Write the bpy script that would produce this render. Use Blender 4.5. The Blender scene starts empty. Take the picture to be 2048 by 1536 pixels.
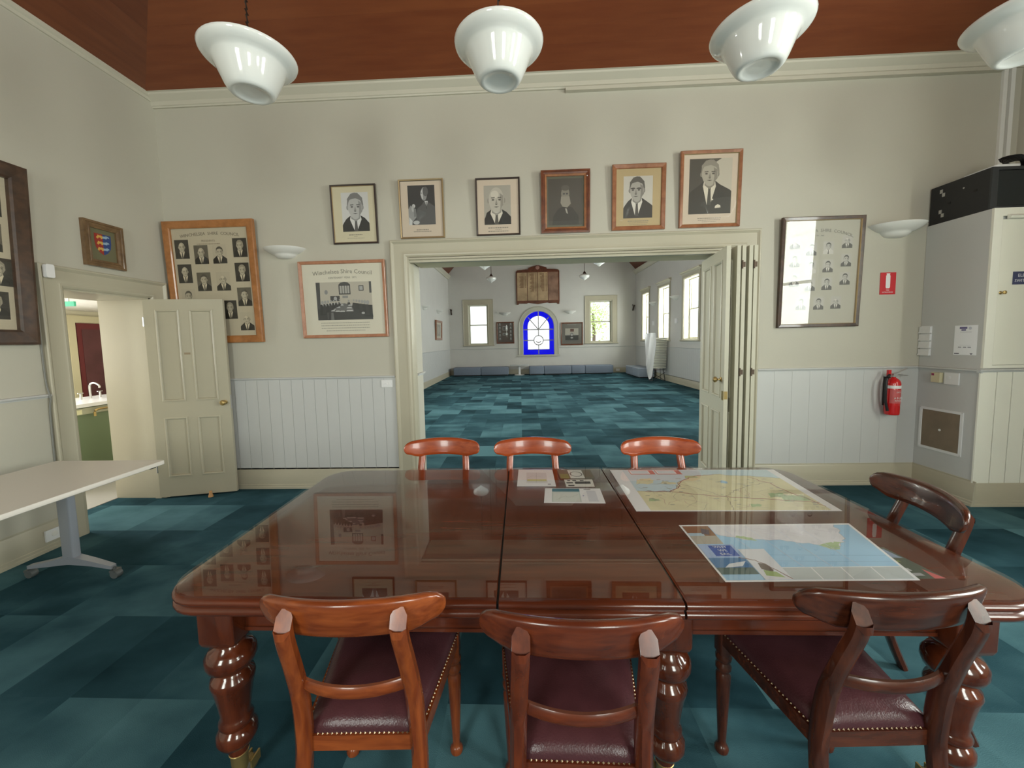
import bpy, math, random
from mathutils import Vector, Matrix
random.seed(7)
PI = math.pi
sc = bpy.context.scene
COL = sc.collection

# ------------------------------------------------------------------ camera
F_PX, PITCH, YAW, ROLL, CXP, CYP = 780.95, -0.0788, 0.0411, 0.0218, 1009.67, 743.65
def cam_rows():
    cp, sp, cy, sy, cr, sr = math.cos(PITCH), math.sin(PITCH), math.cos(YAW), math.sin(YAW), math.cos(ROLL), math.sin(ROLL)
    Rz = Matrix(((cy, sy, 0), (-sy, cy, 0), (0, 0, 1)))
    Rx = Matrix(((1, 0, 0), (0, cp, sp), (0, -sp, cp)))
    Ry = Matrix(((cr, 0, -sr), (0, 1, 0), (sr, 0, cr)))
    return Ry @ Rx @ Rz
_R = cam_rows()
_right, _fwd, _up = _R[0], _R[1], _R[2]
cam_data = bpy.data.cameras.new('camera')
cam = bpy.data.objects.new('camera', cam_data)
COL.objects.link(cam)
cam.matrix_world = Matrix(((_right[0], _up[0], -_fwd[0], 0), (_right[1], _up[1], -_fwd[1], 0), (_right[2], _up[2], -_fwd[2], 1.5), (0, 0, 0, 1)))
cam_data.sensor_fit = 'HORIZONTAL'
cam_data.sensor_width = 36.0
cam_data.lens = F_PX / 2048 * 36
cam_data.shift_x = -(CXP - 1024) / 2048
cam_data.shift_y = (CYP - 768) / 2048
cam_data.clip_start = 0.05
cam_data.clip_end = 200
sc.camera = cam

# ------------------------------------------------------------------ world, view, daylight
sc.view_settings.view_transform = 'Standard'
sc.view_settings.look = 'None'
sc.view_settings.gamma = 1
sc.view_settings.use_curve_mapping = False
sc.view_settings.exposure = 0.2
w = bpy.data.worlds.new('sky'); sc.world = w; w.use_nodes = True
bg = w.node_tree.nodes['Background']
bg.inputs[0].default_value = (0.93, 0.97, 1.0, 1)
bg.inputs[1].default_value = 1.7

def daylight(name, loc, rot, sx, sy, power, color=(1, 0.985, 0.95)):
    l = bpy.data.lights.new(name, 'AREA'); l.shape = 'RECTANGLE'; l.size = sx; l.size_y = sy
    l.energy = power; l.color = color
    o = bpy.data.objects.new(name, l); o.location = loc; o.rotation_euler = rot
    COL.objects.link(o); return o
XL, XR, YB, YF = -3.59, 4.60, 3.932, -2.8      # council room
XHL, XHR, YH0, YH = -3.17, 5.08, 4.38, 17.5    # hall beyond
# overcast daylight standing right outside each window (rear wall, right wall, hall right wall, kitchen)
daylight('daylight_rear', (-1.75, YF - 0.26, 2.2), (PI/2, 0, 0), 1.15, 2.3, 114)
daylight('daylight_rear', (1.75, YF - 0.26, 2.2), (PI/2, 0, 0), 1.15, 2.3, 114)
daylight('daylight_right', (XR + 0.26, 0.82, 2.2), (0, PI/2, 0), 2.3, 1.1, 172)
daylight('daylight_right', (XR + 0.26, -1.5, 2.2), (0, PI/2, 0), 2.3, 1.1, 126)
for yy in (4.95, 7.2, 9.55, 11.9, 14.1, 16.1):
    daylight('daylight_hall', (XHR + 0.42, yy, 2.4), (0, PI/2, 0), 2.3, 1.3, 175)
for yy in (6.0, 8.35, 10.7):  # daylight for the added left windows, out of view, brightens the hall
    daylight('daylight_hall', (XHL - 0.42, yy, 2.4), (0, -PI/2, 0), 2.3, 1.3, 170)
daylight('daylight_kitchen', (-6.46, 3.3, 1.5), (0, -PI/2, 0), 1.0, 1.5, 80)

# ------------------------------------------------------------------ materials
MATS = {}
def new_mat(name):
    m = bpy.data.materials.new(name); m.use_nodes = True
    nt = m.node_tree; b = nt.nodes['Principled BSDF']
    return m, nt, b
def mat(name, col, rough=0.5, metal=0.0, noise=0.0, nscale=8.0, bump=0.0, bscale=60.0, coat=0.0, spec=None, stretch=None, trans=0.0):
    if name in MATS: return MATS[name]
    m, nt, b = new_mat(name)
    b.inputs['Base Color'].default_value = (*col, 1)
    b.inputs['Roughness'].default_value = rough
    b.inputs['Metallic'].default_value = metal
    if coat: b.inputs['Coat Weight'].default_value = coat; b.inputs['Coat Roughness'].default_value = 0.08
    if spec is not None: b.inputs['Specular IOR Level'].default_value = spec
    if noise or bump:
        tc = nt.nodes.new('ShaderNodeTexCoord'); mp = nt.nodes.new('ShaderNodeMapping')
        nt.links.new(tc.outputs['Object'], mp.inputs[0])
        if stretch: mp.inputs['Scale'].default_value = stretch
    if noise:
        n = nt.nodes.new('ShaderNodeTexNoise'); n.inputs['Scale'].default_value = nscale; n.inputs['Detail'].default_value = 5
        nt.links.new(mp.outputs[0], n.inputs['Vector'])
        r = nt.nodes.new('ShaderNodeMapRange')
        r.inputs['From Min'].default_value = .3; r.inputs['From Max'].default_value = .7
        r.inputs['To Min'].default_value = 1 - noise; r.inputs['To Max'].default_value = 1 + noise
        nt.links.new(n.outputs['Fac'], r.inputs['Value'])
        mx = nt.nodes.new('ShaderNodeVectorMath'); mx.operation = 'SCALE'
        mx.inputs[0].default_value = col
        nt.links.new(r.outputs[0], mx.inputs['Scale'])
        nt.links.new(mx.outputs[0], b.inputs['Base Color'])
    if bump:
        n2 = nt.nodes.new('ShaderNodeTexNoise'); n2.inputs['Scale'].default_value = bscale
        nt.links.new(mp.outputs[0], n2.inputs['Vector'])
        bp = nt.nodes.new('ShaderNodeBump'); bp.inputs['Strength'].default_value = bump; bp.inputs['Distance'].default_value = .01
        nt.links.new(n2.outputs['Fac'], bp.inputs['Height']); nt.links.new(bp.outputs[0], b.inputs['Normal'])
    MATS[name] = m
    return m

def flat(col, rough=0.45):
    key = 'ink_%d_%d_%d' % tuple(int(c * 1000) for c in col)
    return mat(key, col, rough)
def glass_mat(name, tint, ior=1.5):
    if name in MATS: return MATS[name]
    m = bpy.data.materials.new(name); m.use_nodes = True; nt = m.node_tree; nt.nodes.clear()
    out = nt.nodes.new('ShaderNodeOutputMaterial'); mix = nt.nodes.new('ShaderNodeMixShader')
    tr = nt.nodes.new('ShaderNodeBsdfTransparent'); gl = nt.nodes.new('ShaderNodeBsdfGlossy'); fr = nt.nodes.new('ShaderNodeFresnel')
    tr.inputs[0].default_value = (*tint, 1); gl.inputs['Roughness'].default_value = 0.0; fr.inputs[0].default_value = ior
    ge = nt.nodes.new('ShaderNodeNewGeometry'); iv = nt.nodes.new('ShaderNodeMath'); iv.operation = 'SUBTRACT'; iv.inputs[0].default_value = 1
    mu = nt.nodes.new('ShaderNodeMath'); mu.operation = 'MULTIPLY'
    nt.links.new(ge.outputs['Backfacing'], iv.inputs[1]); nt.links.new(iv.outputs[0], mu.inputs[0]); nt.links.new(fr.outputs[0], mu.inputs[1])
    nt.links.new(mu.outputs[0], mix.inputs[0]); nt.links.new(tr.outputs[0], mix.inputs[1]); nt.links.new(gl.outputs[0], mix.inputs[2])
    nt.links.new(mix.outputs[0], out.inputs[0]); MATS[name] = m; return m

def wood(name, c1, c2, rough=0.25, scale=3.0, axis=(1, 12, 12), coat=0.4):
    m, nt, b = new_mat(name)
    tc = nt.nodes.new('ShaderNodeTexCoord'); mp = nt.nodes.new('ShaderNodeMapping'); mp.inputs['Scale'].default_value = axis
    n = nt.nodes.new('ShaderNodeTexNoise'); n.inputs['Scale'].default_value = scale; n.inputs['Detail'].default_value = 6; n.inputs['Distortion'].default_value = .4
    cr = nt.nodes.new('ShaderNodeValToRGB'); cr.color_ramp.elements[0].position = .32; cr.color_ramp.elements[1].position = .7
    cr.color_ramp.elements[0].color = (*c1, 1); cr.color_ramp.elements[1].color = (*c2, 1)
    nt.links.new(tc.outputs['Object'], mp.inputs[0]); nt.links.new(mp.outputs[0], n.inputs['Vector'])
    nt.links.new(n.outputs['Fac'], cr.inputs[0]); nt.links.new(cr.outputs[0], b.inputs['Base Color'])
    b.inputs['Roughness'].default_value = rough
    b.inputs['Coat Weight'].default_value = coat; b.inputs['Coat Roughness'].default_value = .06
    MATS[name] = m; return m

def boards(name, c1, c2, axis, width, rough=.4):
    """ceiling boards: 'axis' is the coordinate that runs across the boards"""
    m, nt, b = new_mat(name)
    tc = nt.nodes.new('ShaderNodeTexCoord'); sp = nt.nodes.new('ShaderNodeSeparateXYZ')
    nt.links.new(tc.outputs['Object'], sp.inputs[0])
    dv = nt.nodes.new('ShaderNodeMath'); dv.operation = 'DIVIDE'; dv.inputs[1].default_value = width
    nt.links.new(sp.outputs[axis], dv.inputs[0])
    fl = nt.nodes.new('ShaderNodeMath'); fl.operation = 'FLOOR'; nt.links.new(dv.outputs[0], fl.inputs[0])
    wn = nt.nodes.new('ShaderNodeTexWhiteNoise'); wn.noise_dimensions = '1D'; nt.links.new(fl.outputs[0], wn.inputs['W'])
    mp = nt.nodes.new('ShaderNodeMapping'); mp.inputs['Scale'].default_value = (1, 9, 1) if axis == 'Y' else (9, 1, 1)
    nt.links.new(tc.outputs['Object'], mp.inputs[0])
    n = nt.nodes.new('ShaderNodeTexNoise'); n.inputs['Scale'].default_value = 2.2; n.inputs['Detail'].default_value = 6
    nt.links.new(mp.outputs[0], n.inputs['Vector'])
    ad = nt.nodes.new('ShaderNodeMath'); ad.operation = 'MULTIPLY_ADD'; ad.inputs[1].default_value = .35
    nt.links.new(wn.outputs['Value'], ad.inputs[0]); nt.links.new(n.outputs['Fac'], ad.inputs[2])
    cr = nt.nodes.new('ShaderNodeValToRGB'); cr.color_ramp.elements[0].position = .4; cr.color_ramp.elements[1].position = .95
    cr.color_ramp.elements[0].color = (*c1, 1); cr.color_ramp.elements[1].color = (*c2, 1)
    nt.links.new(ad.outputs[0], cr.inputs[0])
    fr = nt.nodes.new('ShaderNodeMath'); fr.operation = 'FRACT'; nt.links.new(dv.outputs[0], fr.inputs[0])
    gp = nt.nodes.new('ShaderNodeMath'); gp.operation = 'GREATER_THAN'; gp.inputs[1].default_value = .06; nt.links.new(fr.outputs[0], gp.inputs[0])
    bp = nt.nodes.new('ShaderNodeBump'); bp.inputs['Strength'].default_value = .6; bp.inputs['Distance'].default_value = .006
    nt.links.new(gp.outputs[0], bp.inputs['Height']); nt.links.new(bp.outputs[0], b.inputs['Normal'])
    nt.links.new(cr.outputs[0], b.inputs['Base Color']); b.inputs['Roughness'].default_value = rough
    MATS[name] = m; return m

def carpet_mat():
    m, nt, b = new_mat('carpet_tiles')
    N = nt.nodes.new; L = nt.links.new
    tc = N('ShaderNodeTexCoord'); sp = N('ShaderNodeSeparateXYZ'); L(tc.outputs['Object'], sp.inputs[0])
    def math_(op, a, bb):
        x = N('ShaderNodeMath'); x.operation = op
        for i, v in enumerate((a, bb)):
            if v is None: continue
            if isinstance(v, (int, float)): x.inputs[i].default_value = v
            else: L(v, x.inputs[i])
        return x.outputs[0]
    row = math_('FLOOR', math_('DIVIDE', sp.outputs['Y'], .5), None)
    off = math_('MULTIPLY', math_('MODULO', math_('ADD', row, 100), 2), .5)
    xs = math_('ADD', math_('DIVIDE', sp.outputs['X'], .66), off)
    colm = math_('FLOOR', xs, None)
    cb = N('ShaderNodeCombineXYZ'); L(colm, cb.inputs[0]); L(row, cb.inputs[1])
    wn = N('ShaderNodeTexWhiteNoise'); wn.noise_dimensions = '2D'; L(cb.outputs[0], wn.inputs['Vector'])
    # finer half tiles
    cb2 = N('ShaderNodeCombineXYZ')
    L(math_('FLOOR', math_('MULTIPLY', xs, 2), None), cb2.inputs[0]); L(math_('FLOOR', math_('DIVIDE', sp.outputs['Y'], .5), None), cb2.inputs[1])
    wn2 = N('ShaderNodeTexWhiteNoise'); wn2.noise_dimensions = '2D'; L(cb2.outputs[0], wn2.inputs['Vector'])
    # cloudy streaks, different in every tile
    vm = N('ShaderNodeVectorMath'); vm.operation = 'SCALE'; vm.inputs['Scale'].default_value = 13.0; L(wn.outputs['Color'], vm.inputs[0])
    va = N('ShaderNodeVectorMath'); va.operation = 'ADD'; L(tc.outputs['Object'], va.inputs[0]); L(vm.outputs[0], va.inputs[1])
    mp = N('ShaderNodeMapping'); mp.inputs['Scale'].default_value = (1.4, 2.0, 1); L(va.outputs[0], mp.inputs[0])
    n = N('ShaderNodeTexNoise'); n.inputs['Scale'].default_value = 1.5; n.inputs['Detail'].default_value = 4; L(mp.outputs[0], n.inputs['Vector'])
    t1 = math_('MULTIPLY', wn.outputs['Value'], .42)
    t2 = math_('MULTIPLY', wn2.outputs['Value'], .14)
    t3 = math_('MULTIPLY', n.outputs['Fac'], .72)
    tot = math_('ADD', math_('ADD', t1, t2), t3)
    cr = N('ShaderNodeValToRGB'); e = cr.color_ramp.elements
    e[0].position = .3; e[0].color = (.004, .026, .036, 1); e[1].position = .90; e[1].color = (.090, .205, .238, 1)
    x = e.new(.6); x.color = (.026, .08, .103, 1)
    L(tot, cr.inputs[0]); L(cr.outputs[0], b.inputs['Base Color'])
    b.inputs['Roughness'].default_value = .95; b.inputs['Specular IOR Level'].default_value = .12
    nf = N('ShaderNodeTexNoise'); nf.inputs['Scale'].default_value = 300; L(tc.outputs['Object'], nf.inputs['Vector'])
    bp = N('ShaderNodeBump'); bp.inputs['Strength'].default_value = .35; bp.inputs['Distance'].default_value = .004
    L(nf.outputs['Fac'], bp.inputs['Height']); L(bp.outputs[0], b.inputs['Normal'])
    MATS['carpet_tiles'] = m; return m

HALLW = mat('hall_wall_paint', (.62, .61, .58), .6, noise=.02, nscale=2)
WALL = mat('wall_paint', (.515, .492, .412), .6, noise=.02, nscale=2, bump=.04, bscale=90)
PANEL = mat('panelling_paint', (.57, .575, .565), .45)
TRIM = mat('trim_paint', (.475, .44, .335), .35, noise=.02, nscale=3)
TRIMD = mat('trim_paint_light', (.55, .53, .42), .35)
CEILW = mat('cornice_paint', (.57, .54, .445), .45)
CBACK = boards('ceiling_boards_x', (.17, .042, .014), (.225, .064, .021), 'Y', .13)
CSIDE = boards('ceiling_boards_y', (.13, .033, .012), (.19, .055, .02), 'X', .13)
CARPET = carpet_mat()
TABLEW = wood('table_mahogany', (.080, .016, .006), (.14, .030, .010), .25, 2.5, (1.2, 10, 10))
LEGW = wood('leg_mahogany', (.065, .013, .005), (.13, .028, .009), .15, 3, (8, 8, 1.5), .7)
CH = [wood('chair_wood_%s' % n, a, b, .26, 3, (2.5, 17, 17), .4) for n, a, b in (
    ('amber', (.16, .031, .008), (.31, .074, .017)), ('red', (.085, .017, .007), (.165, .034, .011)), ('dark', (.042, .011, .006), (.11, .027, .011)), ('orange', (.25, .040, .010), (.38, .072, .018)))]
CHV = [wood('chair_upright_wood_%s' % n, a, b, .26, 3, (15, 15, 2), .4) for n, a, b in (
    ('amber', (.16, .031, .008), (.31, .074, .017)), ('red', (.085, .017, .007), (.165, .034, .011)), ('dark', (.042, .011, .006), (.11, .027, .011)), ('orange', (.25, .040, .010), (.38, .072, .018)))]
LEATH = mat('burgundy_leather', (.072, .024, .029), .30, noise=.12, nscale=20, bump=.12, bscale=220)
BRASS = mat('brass', (.46, .33, .13), .3, .7)
NAIL = mat('nail_brass', (.34, .26, .17), .35, 1.0)
OPAL = mat('opal_glass', (.82, .83, .80), .08, coat=.6)
PLAST = mat('plaster_white', (.78, .77, .73), .5)
WHITEP = mat('white_plastic', (.80, .80, .80), .35)
BLACK = mat('black_metal', (.012, .012, .014), .35)
STEEL = mat('steel', (.6, .6, .6), .3, 1.0)
SILVER = mat('silver_paint', (.42, .44, .50), .35, .3)
GLASS = glass_mat('picture_glass', (.985, .985, .98), 1.45)
TGLASS = glass_mat('table_glass', (.99, .995, .99), 1.66)
PANE = glass_mat('window_glass', (.94, .97, .95), 1.45)

# ------------------------------------------------------------------ mesh helpers
class MB:
    def __init__(s): s.v = []; s.f = []; s.m = []; s.mats = []
    def mi(s, m):
        if m not in s.mats: s.mats.append(m)
        return s.mats.index(m)
    def add(s, vs, fs, m=None):
        k = len(s.v); s.v += [tuple(v) for v in vs]; i = s.mi(m) if m else 0
        for f in fs: s.f.append([k + j for j in f]); s.m.append(i)
    def box(s, x0, x1, y0, y1, z0, z1, m=None):
        s.add([(x0, y0, z0), (x1, y0, z0), (x1, y1, z0), (x0, y1, z0), (x0, y0, z1), (x1, y0, z1), (x1, y1, z1), (x0, y1, z1)],
              [(0, 3, 2, 1), (4, 5, 6, 7), (0, 1, 5, 4), (1, 2, 6, 5), (2, 3, 7, 6), (3, 0, 4, 7)], m)
    def cbox(s, c, d, m=None):
        s.box(c[0] - d[0] / 2, c[0] + d[0] / 2, c[1] - d[1] / 2, c[1] + d[1] / 2, c[2] - d[2] / 2, c[2] + d[2] / 2, m)
    def rings(s, rs, m=None, cap=True, closed=False):
        n = len(rs[0]); k = len(s.v)
        vs = [p for r in rs for p in r]; fs = []
        nr = len(rs)
        for i in range(nr if closed else nr - 1):
            a, b = i * n, ((i + 1) % nr) * n
            for j in range(n):
                fs.append((a + j, a + (j + 1) % n, b + (j + 1) % n, b + j))
        if cap and not closed:
            fs.append(tuple(range(n))[::-1]); fs.append(tuple((nr - 1) * n + j for j in range(n)))
        s.add(vs, fs, m)
    def lathe(s, prof, c=(0, 0, 0), n=20, m=None, cap=True, axis='Z'):
        rs = []
        for r, z in prof:
            ring = []
            for j in range(n):
                a = 2 * PI * j / n; p = (r * math.cos(a), r * math.sin(a), z)
                if axis == 'Y': p = (p[0], -z, p[1])
                if axis == 'X': p = (z, p[0], p[1])
                ring.append((c[0] + p[0], c[1] + p[1], c[2] + p[2]))
            rs.append(ring)
        s.rings(rs, m, cap)
    def tube(s, pts, r, n=8, m=None, sec=None):
        """sweep a circle (or section list of (a,b)) along points; r may be a list"""
        pts = [Vector(p) for p in pts]; rs = []
        up0 = Vector((1, 0, 0)) if sec else None
        for i, p in enumerate(pts):
            t = (pts[min(i + 1, len(pts) - 1)] - pts[max(i - 1, 0)]).normalized()
            ref = Vector((0, 0, 1)) if abs(t.z) < .9 else Vector((1, 0, 0))
            if sec: ref = up0 if abs(t.x) < .9 else Vector((0, 0, 1))
            a = t.cross(ref).normalized(); b = t.cross(a).normalized()
            rr = r[i] if isinstance(r, (list, tuple)) else r
            if sec: ring = [p - b * (u * (rr[0])) + a * (v * (rr[1])) for u, v in sec]
            else: ring = [p + a * rr * math.cos(2 * PI * j / n) + b * rr * math.sin(2 * PI * j / n) for j in range(n)]
            rs.append(ring)
        s.rings(rs, m)
    def prism(s, poly, p0, p1, nrm, m=None):
        """profile (out, up) swept from p0 to p1, 'out' along nrm"""
        n = Vector(nrm); z = Vector((0, 0, 1))
        rs = [[Vector(p) + n * a + z * b for a, b in poly] for p in (p0, p1)]
        s.rings(rs, m)
    def frame(s, x0, x1, z0, z1, prof, m=None, m_of=None, sides=4):
        """picture-frame moulding in XZ, profile (inset, out) out = -Y; sides=3 leaves the bottom open"""
        rs = []
        for d, h in prof:
            if sides == 4: rs.append([(x0 + d, -h, z0 + d), (x1 - d, -h, z0 + d), (x1 - d, -h, z1 - d), (x0 + d, -h, z1 - d)])
            else: rs.append([(x0 + d, -h, z0), (x0 + d, -h, z1 - d), (x1 - d, -h, z1 - d), (x1 - d, -h, z0)])
        n = 4; k = len(s.v); s.v += [p for r in rs for p in r]
        i0 = s.mi(m) if m else 0
        for i in range(len(rs) - 1):
            for j in range(4 if sides == 4 else 3):
                a, b = k + i * n, k + (i + 1) * n
                s.f.append([a + j, b + j, b + (j + 1) % n, a + (j + 1) % n]); s.m.append(s.mi(m_of[i]) if m_of else i0)
    def poly(s, pts, y, m):
        s.add([(p[0], y, p[1]) for p in pts], [tuple(range(len(pts)))], m)
    def build(s, name, m=None, parent=None, loc=None, smooth=True, ang=38, kind=None, label=None):
        me = bpy.data.meshes.new(name); me.from_pydata(s.v, [], s.f)
        ms = s.mats if s.mats else [m]
        if m and s.mats and None in ms: ms = [m if q is None else q for q in ms]
        for q in ms: me.materials.append(q)
        if len(ms) > 1: me.polygons.foreach_set('material_index', s.m)
        me.update(); 
        if smooth:
            me.polygons.foreach_set('use_smooth', [True] * len(me.polygons)); me.set_sharp_from_angle(angle=math.radians(ang))
        o = bpy.data.objects.new(name, me); COL.objects.link(o)
        if parent: o.parent = parent
        if loc: o.location = loc
        if kind: o['kind'] = kind
        if label: o['label'] = label
        return o
def tag(o, label, cat, group=None):
    o['label'] = label; o['category'] = cat
    if group: o['group'] = group
    return o
def thing(name, label, cat, loc=(0, 0, 0), rz=0.0, group=None, rx=0.0):
    o = bpy.data.objects.new(name, None); COL.objects.link(o); o.empty_display_size = .1
    o.location = loc; o.rotation_euler = (rx, 0, rz)
    return tag(o, label, cat, group)
def structure(name, loc=(0, 0, 0), rz=0.0):
    o = bpy.data.objects.new(name, None); COL.objects.link(o); o.location = loc; o.rotation_euler = (0, 0, rz); o['kind'] = 'structure'; return o
def copy_tree(o, parent=None):
    c = o.copy(); COL.objects.link(c)
    if parent: c.parent = parent
    for ch in [x for x in bpy.data.objects if x.parent == o]: copy_tree(ch, c)
    return c
def rrect(w, h, r, n=5, cx=0, cy=0):
    pts = []
    for sx, sy, a0 in ((1, 1, 0), (-1, 1, PI/2), (-1, -1, PI), (1, -1, 1.5 * PI)):
        for i in range(n + 1):
            a = a0 + PI/2 * i / n
            pts.append((cx + sx * (w/2 - r) + r * math.cos(a), cy + sy * (h/2 - r) + r * math.sin(a)))
    return pts
def text_mesh(txt, size, m, parent, loc, name='lettering', plane='XZ', bend=0.0, ext=0.0003, align='CENTER', rz=0.0):
    cu = bpy.data.curves.new('t', 'FONT'); cu.body = txt; cu.size = size; cu.align_x = align; cu.align_y = 'CENTER'; cu.extrude = ext; cu.resolution_u = 2
    t = bpy.data.objects.new('t', cu); COL.objects.link(t)
    dg = bpy.context.evaluated_depsgraph_get(); me = bpy.data.meshes.new_from_object(t.evaluated_get(dg))
    bpy.data.objects.remove(t); bpy.data.curves.remove(cu)
    ca, sa = math.cos(rz), math.sin(rz)
    for v in me.vertices:
        x, y, z = v.co; y -= bend * x * x; x, y = x * ca - y * sa, x * sa + y * ca
        v.co = (x, -z, y) if plane == 'XZ' else (x, y, z)
    me.materials.clear(); me.materials.append(m); me.name = name
    o = bpy.data.objects.new(name, me); COL.objects.link(o); o.parent = parent; o.location = loc
    return o

# ------------------------------------------------------------------ shell of the council room
def shell():
    HT = 5.4
    f = MB(); f.box(-7.6, 6.2, -3.1, 18.0, -.12, 0); o = f.build('floor', CARPET, kind='structure')
    # back wall with wide opening
    OX0, OX1, OZ = -1.11, 2.15, 2.345
    b = MB(); b.box(-4.1, OX0, YB, YH0, 0, HT); b.box(OX1, 6.2, YB, YH0, 0, HT); b.box(OX0, OX1, YB, YH0, OZ, HT)
    b.build('wall_back', WALL, kind='structure')
    # left wall with doorway to the kitchen, thick reveal
    l = MB(); l.box(-4.09, XL, YF - .3, 2.965, 0, HT); l.box(-4.09, XL, 3.70, YB + .02, 0, HT); l.box(-4.09, XL, 2.965, 3.70, 2.0, HT)
    l.build('wall_left', WALL, kind='structure')
    # right wall, two windows
    def wall_with(name, horiz, lo, hi, wins, c0, c1, z0, z1, top, wm=None):
        m = MB(); cur = lo
        def bx(a, b_, za, zb):
            if horiz: m.box(a, b_, c0, c1, za, zb)
            else: m.box(c0, c1, a, b_, za, zb)
        for a, b_ in wins:
            bx(cur, a, 0, top); bx(a, b_, 0, z0); bx(a, b_, z1, top); cur = b_
        bx(cur, hi, 0, top)
        return m.build(name, wm or WALL, kind='structure')
    wall_with('wall_right', False, YF - .3, YB + .02, [(-2.05, -.95), (.27, 1.37)], XR, XR + .3, 1.05, 3.35, HT)
    wall_with('wall_rear', True, -4.09, XR + .3, [(-2.3, -1.2), (1.2, 2.3)], YF - .3, YF, 1.05, 3.35, HT)
    # hall
    wall_with('wall_hall_right', False, YH0, YH + .3, [(4.5, 5.4), (6.7, 7.7), (9.05, 10.05), (11.4, 12.4), (13.62, 14.58), (15.72, 16.48)], XHR, XHR + .35, 1.42, 3.28, 4.6, HALLW)
    wall_with('wall_hall_left', False, YH0, YH + .3, [(5.5, 6.5), (7.85, 8.85), (10.2, 11.2)], XHL - .35, XHL, 1.42, 3.28, 4.6, HALLW)  # openings for unseen windows added to light the hall
    # hall end wall with two sash windows and an arched one (arch cut by strips)
    e = MB(); y0, y1 = YH, YH + .3; T = 8.0
    e.box(XHL - .3, -2.30, y0, y1, 0, T); e.box(-2.30, -1.42, y0, y1, 0, 1.34); e.box(-2.30, -1.42, y0, y1, 3.12, T)
    e.box(-1.42, .12, y0, y1, 0, T)
    e.box(1.52, 3.08, y0, y1, 0, T); e.box(3.08, 4.06, y0, y1, 0, 1.34); e.box(3.08, 4.06, y0, y1, 3.18, T); e.box(4.06, XHR + .3, y0, y1, 0, T)
    e.box(.12, 1.52, y0, y1, 0, .86)
    cx, cz, R, n = .82, 2.10, .70, 20
    for i in range(n):
        a0, a1 = PI * i / n, PI * (i + 1) / n
        xa, xb = cx + R * math.cos(a1), cx + R * math.cos(a0); za, zb = cz + R * math.sin(a1), cz + R * math.sin(a0)
        vs = [(xa, y0, za), (xb, y0, zb), (xb, y0, T), (xa, y0, T), (xa, y1, za), (xb, y1, zb), (xb, y1, T), (xa, y1, T)]
        e.add(vs, [(0, 1, 2, 3), (5, 4, 7, 6), (0, 4, 5, 1), (3, 2, 6, 7)])
    e.build('wall_hall_end', HALLW, kind='structure')
    # ceilings: council room hipped cove
    c = MB(); zc = 3.975; s = 1.85; t = .5; zt = zc + s * t
    x0, x1, y0, y1 = XL + .02, XR - .02, YF + .1, YB - .10
    ax = 1.08
    A = [(x0, y0, zc), (x1, y0, zc), (x1, y1, zc), (x0, y1, zc)]
    B = [(x0 + s * ax, y0 + s, zt), (x1 - s * ax, y0 + s, zt), (x1 - s * ax, y1 - s, zt), (x0 + s * ax, y1 - s, zt)]
    c.add(A + B, [(3, 2, 6, 7), (1, 0, 4, 5)], CBACK); c.add(A + B, [(0, 3, 7, 4), (2, 1, 5, 6)], CSIDE); c.add(B, [(0, 1, 2, 3)], CBACK)
    # outer skin keeps the sky out
    c.box(-4.2, XR + .4, YF - .4, YH0, HT, HT + .1, CBACK)
    c.build('ceiling', kind='structure', smooth=False)
    # hall ceiling
    c = MB(); ze = 4.42; run = 2.9; rise = 3.2
    for sg, xe in ((1, XHL - .05), (-1, XHR + .05)):
        c.add([(xe, YH0, ze), (xe, YH + .2, ze), (xe + sg * run, YH + .2, ze + rise), (xe + sg * run, YH0, ze + rise)], [(0, 1, 2, 3)], CSIDE)
        c.add([(xe - sg * .35, YH0, ze + .1), (xe - sg * .35, YH + .3, ze + .1), (xe + sg * run, YH + .3, ze + rise + .1), (xe + sg * run, YH0, ze + rise + .1)], [(0, 1, 2, 3)], CSIDE)
    c.box(XHL + run - .1, XHR - run + .1, YH0, YH + .2, ze + rise, ze + rise + .1, CSIDE)
    c.add([(XHL - .3, YH0 - .02, 4.5), (XHR + .3, YH0 - .02, 4.5), (XHR - run, YH0 - .02, 8), (XHL + run, YH0 - .02, 8)], [(0, 1, 2, 3)], WALL)
    c.build('ceiling', kind='structure', smooth=False)
    # cornices
    prof = [(0, 0), (.018, 0), (.022, .012), (.03, .016), (.036, .05), (.05, .06), (.066, .075), (.085, .09), (.09, .105), (.105, .108), (.105, .122), (0, .122)]
    tr = MB(); zz = 3.868
    tr.prism(prof, (XL, YB, zz), (XR, YB, zz), (0, -1, 0)); tr.prism(prof, (XL, YF, zz), (XR, YF, zz), (0, 1, 0))
    tr.build('trim_cornice', CEILW, kind='structure', ang=20)
    tr = MB(); p2 = [(0, .05), (.012, .05), (.016, .075), (.03, .085), (.034, .122), (0, .122)]
    tr.prism(p2, (XL, YF, zz), (XL, YB, zz), (1, 0, 0)); tr.prism(p2, (XR, YF, zz), (XR, YB, zz), (-1, 0, 0))
    tr.build('trim_cornice', CEILW, kind='structure', ang=20)
    tr = MB(); p3 = [(0, 0), (.05, 0), (.06, .05), (.13, .12), (.14, .16), (0, .16)]
    tr.prism(p3, (XHL, YH0, 4.27), (XHL, YH, 4.27), (1, 0, 0)); tr.prism(p3, (XHR, YH0, 4.27), (XHR, YH, 4.27), (-1, 0, 0))
    tr.build('trim_cornice', CEILW, kind='structure', ang=20)
    # skirtings
    sk = [(0, 0), (.032, 0), (.032, .022), (.026, .027), (.026, .045), (.021, .05), (.021, .13), (.018, .14), (.014, .19), (.008, .205), (.008, .218), (0, .218)]
    def skirt(name, segs):
        m = MB()
        for p0, p1, nn in segs: m.prism(sk, p0, p1, nn)
        m.build(name, TRIM, kind='structure', ang=20)
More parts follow.
